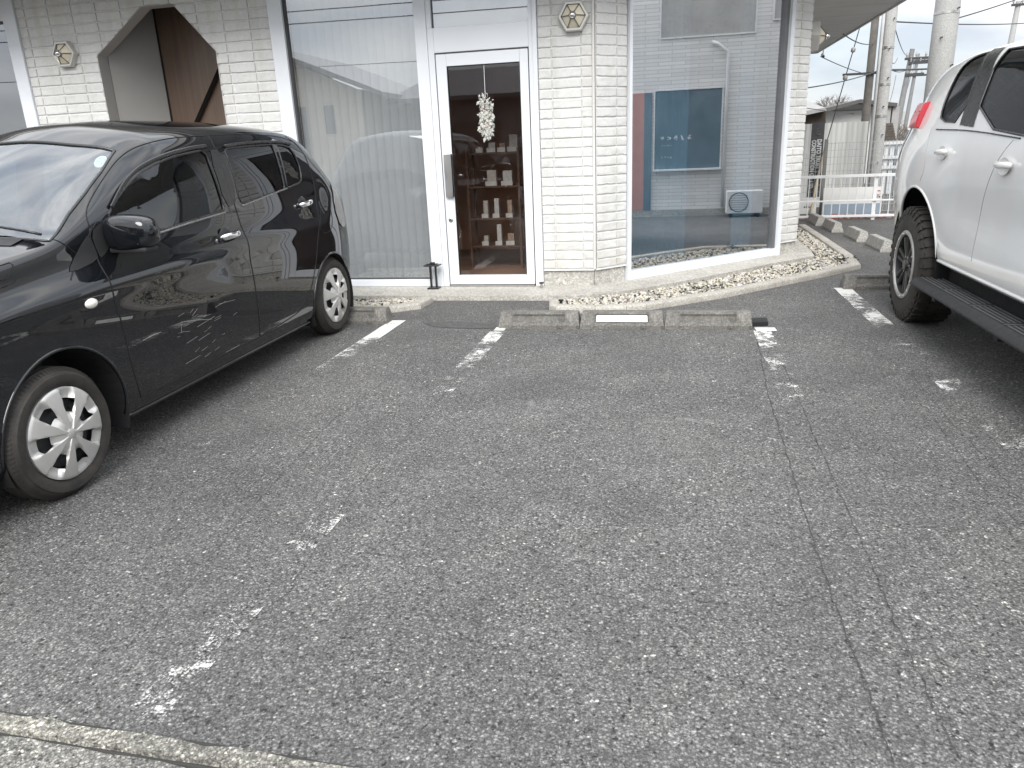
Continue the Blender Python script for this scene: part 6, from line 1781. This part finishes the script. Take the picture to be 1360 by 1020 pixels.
pole('utility_pole', 1187, 160, 30, .12, .075, aty(1196, 66, 30).z, 'distant pole with cross-arms, nearest to the ducted concrete pole', M_pole2, lean=.35, arms=((aty(1196, 79, 30).z, -.2, .55), (aty(1196, 85, 30).z, -.05, .7), (aty(1196, 100, 30).z, -.1, .5)))
pole('utility_pole', 1200, 160, 38, .10, .06, aty(1206, 72, 38).z, 'farther distant pole with cross-arms, right of the other one', M_pole2, lean=.3, arms=((aty(1205, 82, 38).z, -.4, .6), (aty(1204, 101, 38).z, -.4, .5)))
pole('utility_pole', 1320, 160, 34, .12, .09, aty(1335, 3, 34).z, 'far pole standing above the roof of the white off-roader', M_pole, lean=.25, arms=((aty(1334, 8, 34).z, -.25, .25),))
pole('utility_pole', 1198, 172, 60, .10, .08, aty(1198, 148, 60).z, 'tiny farthest pole low beside the red tail lamp', M_pole)
def wire(a_, b_, ya, yb, label, sag=.03, r=.012, grp='overhead wires'):
    A, B_ = aty(*a_, ya), aty(*b_, yb); pts = []
    for k in range(25):
        u = k / 24; p = A.lerp(B_, u); p.z -= sag * (A - B_).length * 2.2 * u * (1 - u); pts.append(p)
    bm = BM(); tube(bm, pts, r, 6)
    tag(obj('overhead_wire', bm, M_cable), label, 'wire', grp)
M_cable = plain('cable_black', (.03, .03, .032), .5)
wire((1176, 28), (1420, 24), 15, 34, 'wire from the concrete pole above the distant poles to the upper right', .01, .013)
wire((1380, -12), (1258, 28), 20, 15.5, 'wire running from the thick pole up to the top right corner', .008, .012)
wire((1166, 93), (1258, 90), 17, 22, 'thick dark cable between the wooden pole and the thick pole', .004, .022)
wire((1070, 117), (1165, 94), 9.9, 17, 'wire rising from the building corner to the wooden pole', .008, .008)
wire((1090, 75), (1158, 100), 12, 17, 'thin wire sloping down from the eave to the wooden pole', .01, .006)
wire((1120, 45), (1160, 58), 12, 17, 'sagging cable just under the eave edge', .02, .008)
wire((1186, 28), (1205, 74), 15, 38, 'wire dropping from the duct pole to the farthest cross-arm', .01, .010)
wire((1177, 52), (1192, 77), 14.5, 30, 'upper looped wire between duct pole and distant cross-arm', .03, .010)
wire((1174, 86), (1215, 80), 14.5, 30, 'slack wire across the upper distant cross-arms', .025, .010)
wire((1172, 98), (1190, 100), 14.5, 30, 'lower looped wire below the cross-arms', .08, .009)
wire((1260, 92), (1300, 74), 22, 30, 'cable leaving the thick pole towards the off-roader roof', .01, .013)
wire((1215, 82), (1196, 150), 30, 42, 'steep thin wire falling from the distant cross-arm', .0, .008)
wire((1062, 142), (1187, 150), 16, 30, 'faint wire in front of the lean-to roof', .01, .008)
# guy wire with yellow guard
A, B_ = aty(1142, 36, 15.5), aty(1097, 192, 14.2)
t = empty('guy_wire', 'steep guy wire with small insulators crossing in front of the shed', 'wire', B_)
bm = BM(); tube(bm, [A, B_], .009, 6); obj('cable', bm, M_cable, t)
for u in (.18, .42):
    p = A.lerp(B_, u); bm = BM(); tube(bm, [p, A.lerp(B_, u + .012), A.lerp(B_, u + .03), A.lerp(B_, u + .042)], [.012, .04, .04, .012], 10); obj('insulator', bm, plain('insulator', (.35, .34, .33), .3), t, smooth=True)
bm = BM(); tube(bm, [aty(1096, 196, 14.1), aty(1084, 245, 13.6), aty(1077, 285, 13.2)], .02, 8); obj('cable_guard', bm, plain('faded_yellow_guard', (.50, .42, .30), .6, var=.3), t)
# bare tree beyond the shed
def tree():
    b = aty(1122, 160, 36.); t = empty('bare_tree', 'leafless tree top showing above the shed roof', 'tree', (b.x, 36, 0)); rnd = random.Random(4)
    top = aty(1120, 122, 36).z
    bm = BM(); tube(bm, [(b.x, 36, 0), (b.x + .05, 36, top * .55)], [.12, .08], 8, up=(0, 1, 0)); obj('trunk', bm, M_wood, t, smooth=True)
    bm = BM()
    def br(p, d, l, r, n):
        q = p + d * l; tube(bm, [p, p.lerp(q, .5) + V((rnd.gauss(0, .03), 0, .03)), q], [r, r * .8, r * .6], 4)
        if n == 0: return
        for _ in range(4):
            dd = (d + V((rnd.gauss(0, .6), rnd.gauss(0, .4), rnd.uniform(-.1, .45)))).normalized(); br(p.lerp(q, rnd.uniform(.4, 1)), dd, l * rnd.uniform(.55, .8), r * .6, n - 1)
    for k in range(5): br(V((b.x + .05, 36, top * .50)), V((rnd.uniform(-1.3, 1.3), rnd.uniform(-.4, .4), .7)).normalized(), top * .24, .035, 4)
    obj('crown', bm, plain('twig_bark', (.16, .14, .12), .9), t)
tree()
def hedge():
    b = aty(1195, 176, 26.); rnd = random.Random(8); t = empty('bare_shrub', 'brown leafless shrub beside the board wall', 'shrub', (b.x, 26, 0))
    bm = BM()
    for k in range(260):
        a_ = rnd.uniform(0, 6.28); p = V((b.x + rnd.gauss(0, .22), 26 + rnd.gauss(0, .2), rnd.uniform(.3, b.z + .1)))
        d = V((math.cos(a_), math.sin(a_) * .4, rnd.uniform(.2, 1.2))).normalized(); tube(bm, [p, p + d * rnd.uniform(.15, .4)], [.012, .005], 3)
    obj('branches', bm, plain('twig_bark', (.16, .14, .12), .9), t)
hedge()
# ---- neighbouring building: what the angled window mirrors
def neighbour():
    X = 6.3; t = empty('neighbour_building', 'grey-white ribbed building mirrored in the angled shop window', 'building', (X + 2, 9, 0))
    tw = NT('ribbed_siding'); sx = tw.n('SeparateXYZ', Vector=tw.obj())
    br = tw.t.nodes.new('ShaderNodeTexBrick'); tw.set(br, 'Vector', tw.n('CombineXYZ', i0=sx.outputs[1], i1=sx.outputs[2], i2=0.).outputs[0])
    br.inputs['Scale'].default_value = 1.; br.inputs['Brick Width'].default_value = .45; br.inputs['Row Height'].default_value = .06; br.inputs['Mortar Size'].default_value = .006
    br.inputs['Color1'].default_value = (.80, .785, .76, 1); br.inputs['Color2'].default_value = (.68, .67, .65, 1); br.inputs['Mortar'].default_value = (.5, .49, .47, 1); br.inputs['Mortar Smooth'].default_value = .3
    m = tw.done(tw.pbr(br.outputs[0], .8, 0, tw.bump(br.outputs[1], -.3, .01)))
    bm = BM(); box(bm, (X, 5.6, .12), (X + 4, 12.4, 5.6)); obj('wall', bm, m, t)
    bm = BM(); box(bm, (X - .03, 5.57, 0), (X + 4.02, 12.42, .119)); obj('plinth', bm, M_footing, t)
    M_bl = plain('blue_shop_glass', (.15, .205, .24), .12, var=.2, scale=2)
    def win(y0, y1, z0, z1, mt, fr=.022, lab=None):
        w = bpy.data.objects.new('window', None); link(w, t)
        bm = BM()
        for lo, hi in (((X - .03, y0, z0), (X - .001, y0 + fr, z1)), ((X - .03, y1 - fr, z0), (X - .001, y1, z1)), ((X - .03, y0 + fr, z0), (X - .001, y1 - fr, z0 + fr)), ((X - .03, y0 + fr, z1 - fr), (X - .001, y1 - fr, z1))): box(bm, lo, hi)
        obj('frame', bm, M_whited, w); bm = BM(); box(bm, (X - .012, y0 + fr, z0 + fr), (X - .004, y1 - fr, z1 - fr)); obj('pane', bm, mt, w)
    win(7.36, 8.52, .80, 2.14, M_bl)
    win(7.44, 9.0, 2.93, 3.75, plain('curtained_pane', (.42, .41, .39), .3, var=.15, scale=3))
    win(9.25, 9.75, 3.1, 3.75, plain('curtained_pane', (.42, .41, .39), .3))
    bm = BM(); box(bm, (X - .035, 6.6, .12), (X - .002, 7.33, 2.10)); d = obj('door', bm, plain('red_door', (.52, .26, .21), .5, var=.1), t)
    bm = BM(); box(bm, (X - .04, 7.2, .12), (X - .0355, 7.33, 2.10)); box(bm, (X - .04, 6.6, .12), (X - .0355, 6.66, 2.10)); obj('door_glass', bm, M_bl, d)
    bm = BM(); rnd = random.Random(6)
    for row, (z, n, h) in enumerate(((1.34, 5, .09), (1.22, 5, .03), (1.02, 4, .04))):
        for k in range(n):
            yc = 7.52 + k * h * 1.25
            for s_ in range(3 if row == 0 else 2):
                pts = [(X - .0135, yc + rnd.uniform(-.4, .4) * h, z + rnd.uniform(-.5, .5) * h) for _ in range(3)]; tube(bm, pts, h * .07, 5, up=(1, 0, 0))
    obj('pale_lettering', bm, plain('lettering_white', (.75, .75, .75), .5), t)
    bm = BM(); tube(bm, [(X - .06, 8.30, 2.84), (X - .06, 8.40, 2.80), (X - .06, 8.56, 2.68), (X - .06, 8.57, 2.5), (X - .06, 8.57, .15)], .028, 10, up=(1, 0, 0)); obj('drain_pipe', bm, M_whited, t, smooth=True)
    bm = BM(); box(bm, (X - .10, 7.36, .79), (X - .031, 8.52, .815)); obj('sill', bm, M_whited, t)
    a = empty('outdoor_unit', 'boxy white air conditioner unit mirrored low in the angled window', 'air conditioner', (X - .3, 8.85, 0))
    bm = BM(); box(bm, (X - .42, 8.62, .06), (X - .16, 9.22, .44), bev=.012); obj('casing', bm, M_whited, a)
    bm = BM(); lathe(bm, [(.15, .002), (.16, .006), (.165, 0)], Matrix.Translation((X - .421, 8.82, .25)) @ Matrix.Diagonal((-1, 1, 1, 1)), 28)
    for k in range(7): box(bm, (X - .424, 8.68, .13 + k * .038), (X - .4205, 8.96, .136 + k * .038))
    obj('fan_grille', bm, M_blackm, a)
    for yy in (8.68, 9.12): bm = BM(); box(bm, (X - .44, yy, 0), (X - .14, yy + .05, .0595)); obj('foot', bm, M_black, a)
neighbour()
# ---- houses across the street, mirrored in the large window and the car
def houses():
    t = empty('street_house', 'cream house with sloping dark roof mirrored in the large window', 'house', (-11, -9, 0))
    bm = BM(); box(bm, (-13.5, -14, 0), (-9.1, -8.2, 3.1)); obj('wall', bm, plain('cream_render', (.50, .45, .36), .85, var=.08, scale=1), t)
    M_rt = plain('roof_tile', (.13, .13, .14), .6, var=.2, scale=5)
    bm = BM(); prism(bm, [(-8.2, -7.6, 2.82), (-8.2, -14.5, 2.82), (-12.0, -14.5, 4.35), (-12.0, -7.6, 4.35)], (0, 0, .14)); prism(bm, [(-12.0, -7.6, 4.35), (-12.0, -14.5, 4.35), (-15, -14.5, 3.1), (-15, -7.6, 3.1)], (0, 0, .14)); obj('roof', bm, M_rt, t)
    bm = BM(); prism(bm, [(-13.4, -8.25, 3.1), (-9.2, -8.25, 3.1), (-12.0, -8.25, 4.3)], (0, -.1, 0)); obj('gable', bm, plain('cream_render', (.5, .45, .36), .85), t)
    for x0, x1, z0, z1 in ((-12.9, -10.9, 1.2, 2.7), (-10.3, -10.0, 1.9, 2.7)):
        bm = BM(); box(bm, (x0, -8.199, z0), (x1, -8.15, z1)); obj('window', bm, plain('dim_window', (.05, .06, .065), .15), t)
    t = empty('street_house', 'long low grey house mirrored to the right of the cream one', 'house', (-3, -12, 0))
    bm = BM(); box(bm, (-8.0, -16, 0), (5.0, -9.5, 2.75)); obj('wall', bm, plain('grey_render', (.20, .20, .20), .85, var=.15, scale=1), t)
    bm = BM(); prism(bm, [(-8.6, -9.0, 2.7), (5.6, -9.0, 2.7), (5.0, -11.5, 3.65), (-7.6, -11.5, 3.65)], (0, 0, .12)); prism(bm, [(-7.6, -11.5, 3.65), (5.0, -11.5, 3.65), (5.6, -16.2, 2.7), (-8.6, -16.2, 2.7)], (0, 0, .12)); obj('roof', bm, M_rt, t)
    for x0, x1 in ((-6.8, -5.2), (-3.6, -2.6), (.2, 1.8)):
        bm = BM(); box(bm, (x0, -9.499, .9), (x1, -9.45, 2.1)); obj('window', bm, plain('dim_window', (.05, .06, .065), .15), t)
    bm = BM(); box(bm, (-8, -8.6, 0), (-1.2, -8.45, 1.1)); tag(obj('garden_wall', bm, M_conc), 'low concrete garden wall mirrored below the grey house', 'wall')
    for i, (z, y, r) in enumerate(((6.2, -5.8, .018), (6.0, -5.9, .018), (4.9, -6.2, .014), (4.6, -6.2, .014), (3.6, -7.0, .010))):
        bm = BM(); pts = [(-30 + 60 * k / 40, y, z + .5 * ((k - 20) / 20) ** 2) for k in range(41)]; tube(bm, pts, r, 5)
        tag(obj('overhead_wire', bm, M_cable), ['topmost', 'second', 'third', 'fourth', 'lowest'][i] + ' of the wires mirrored across the large window', 'wire', 'mirrored street wires')
houses()
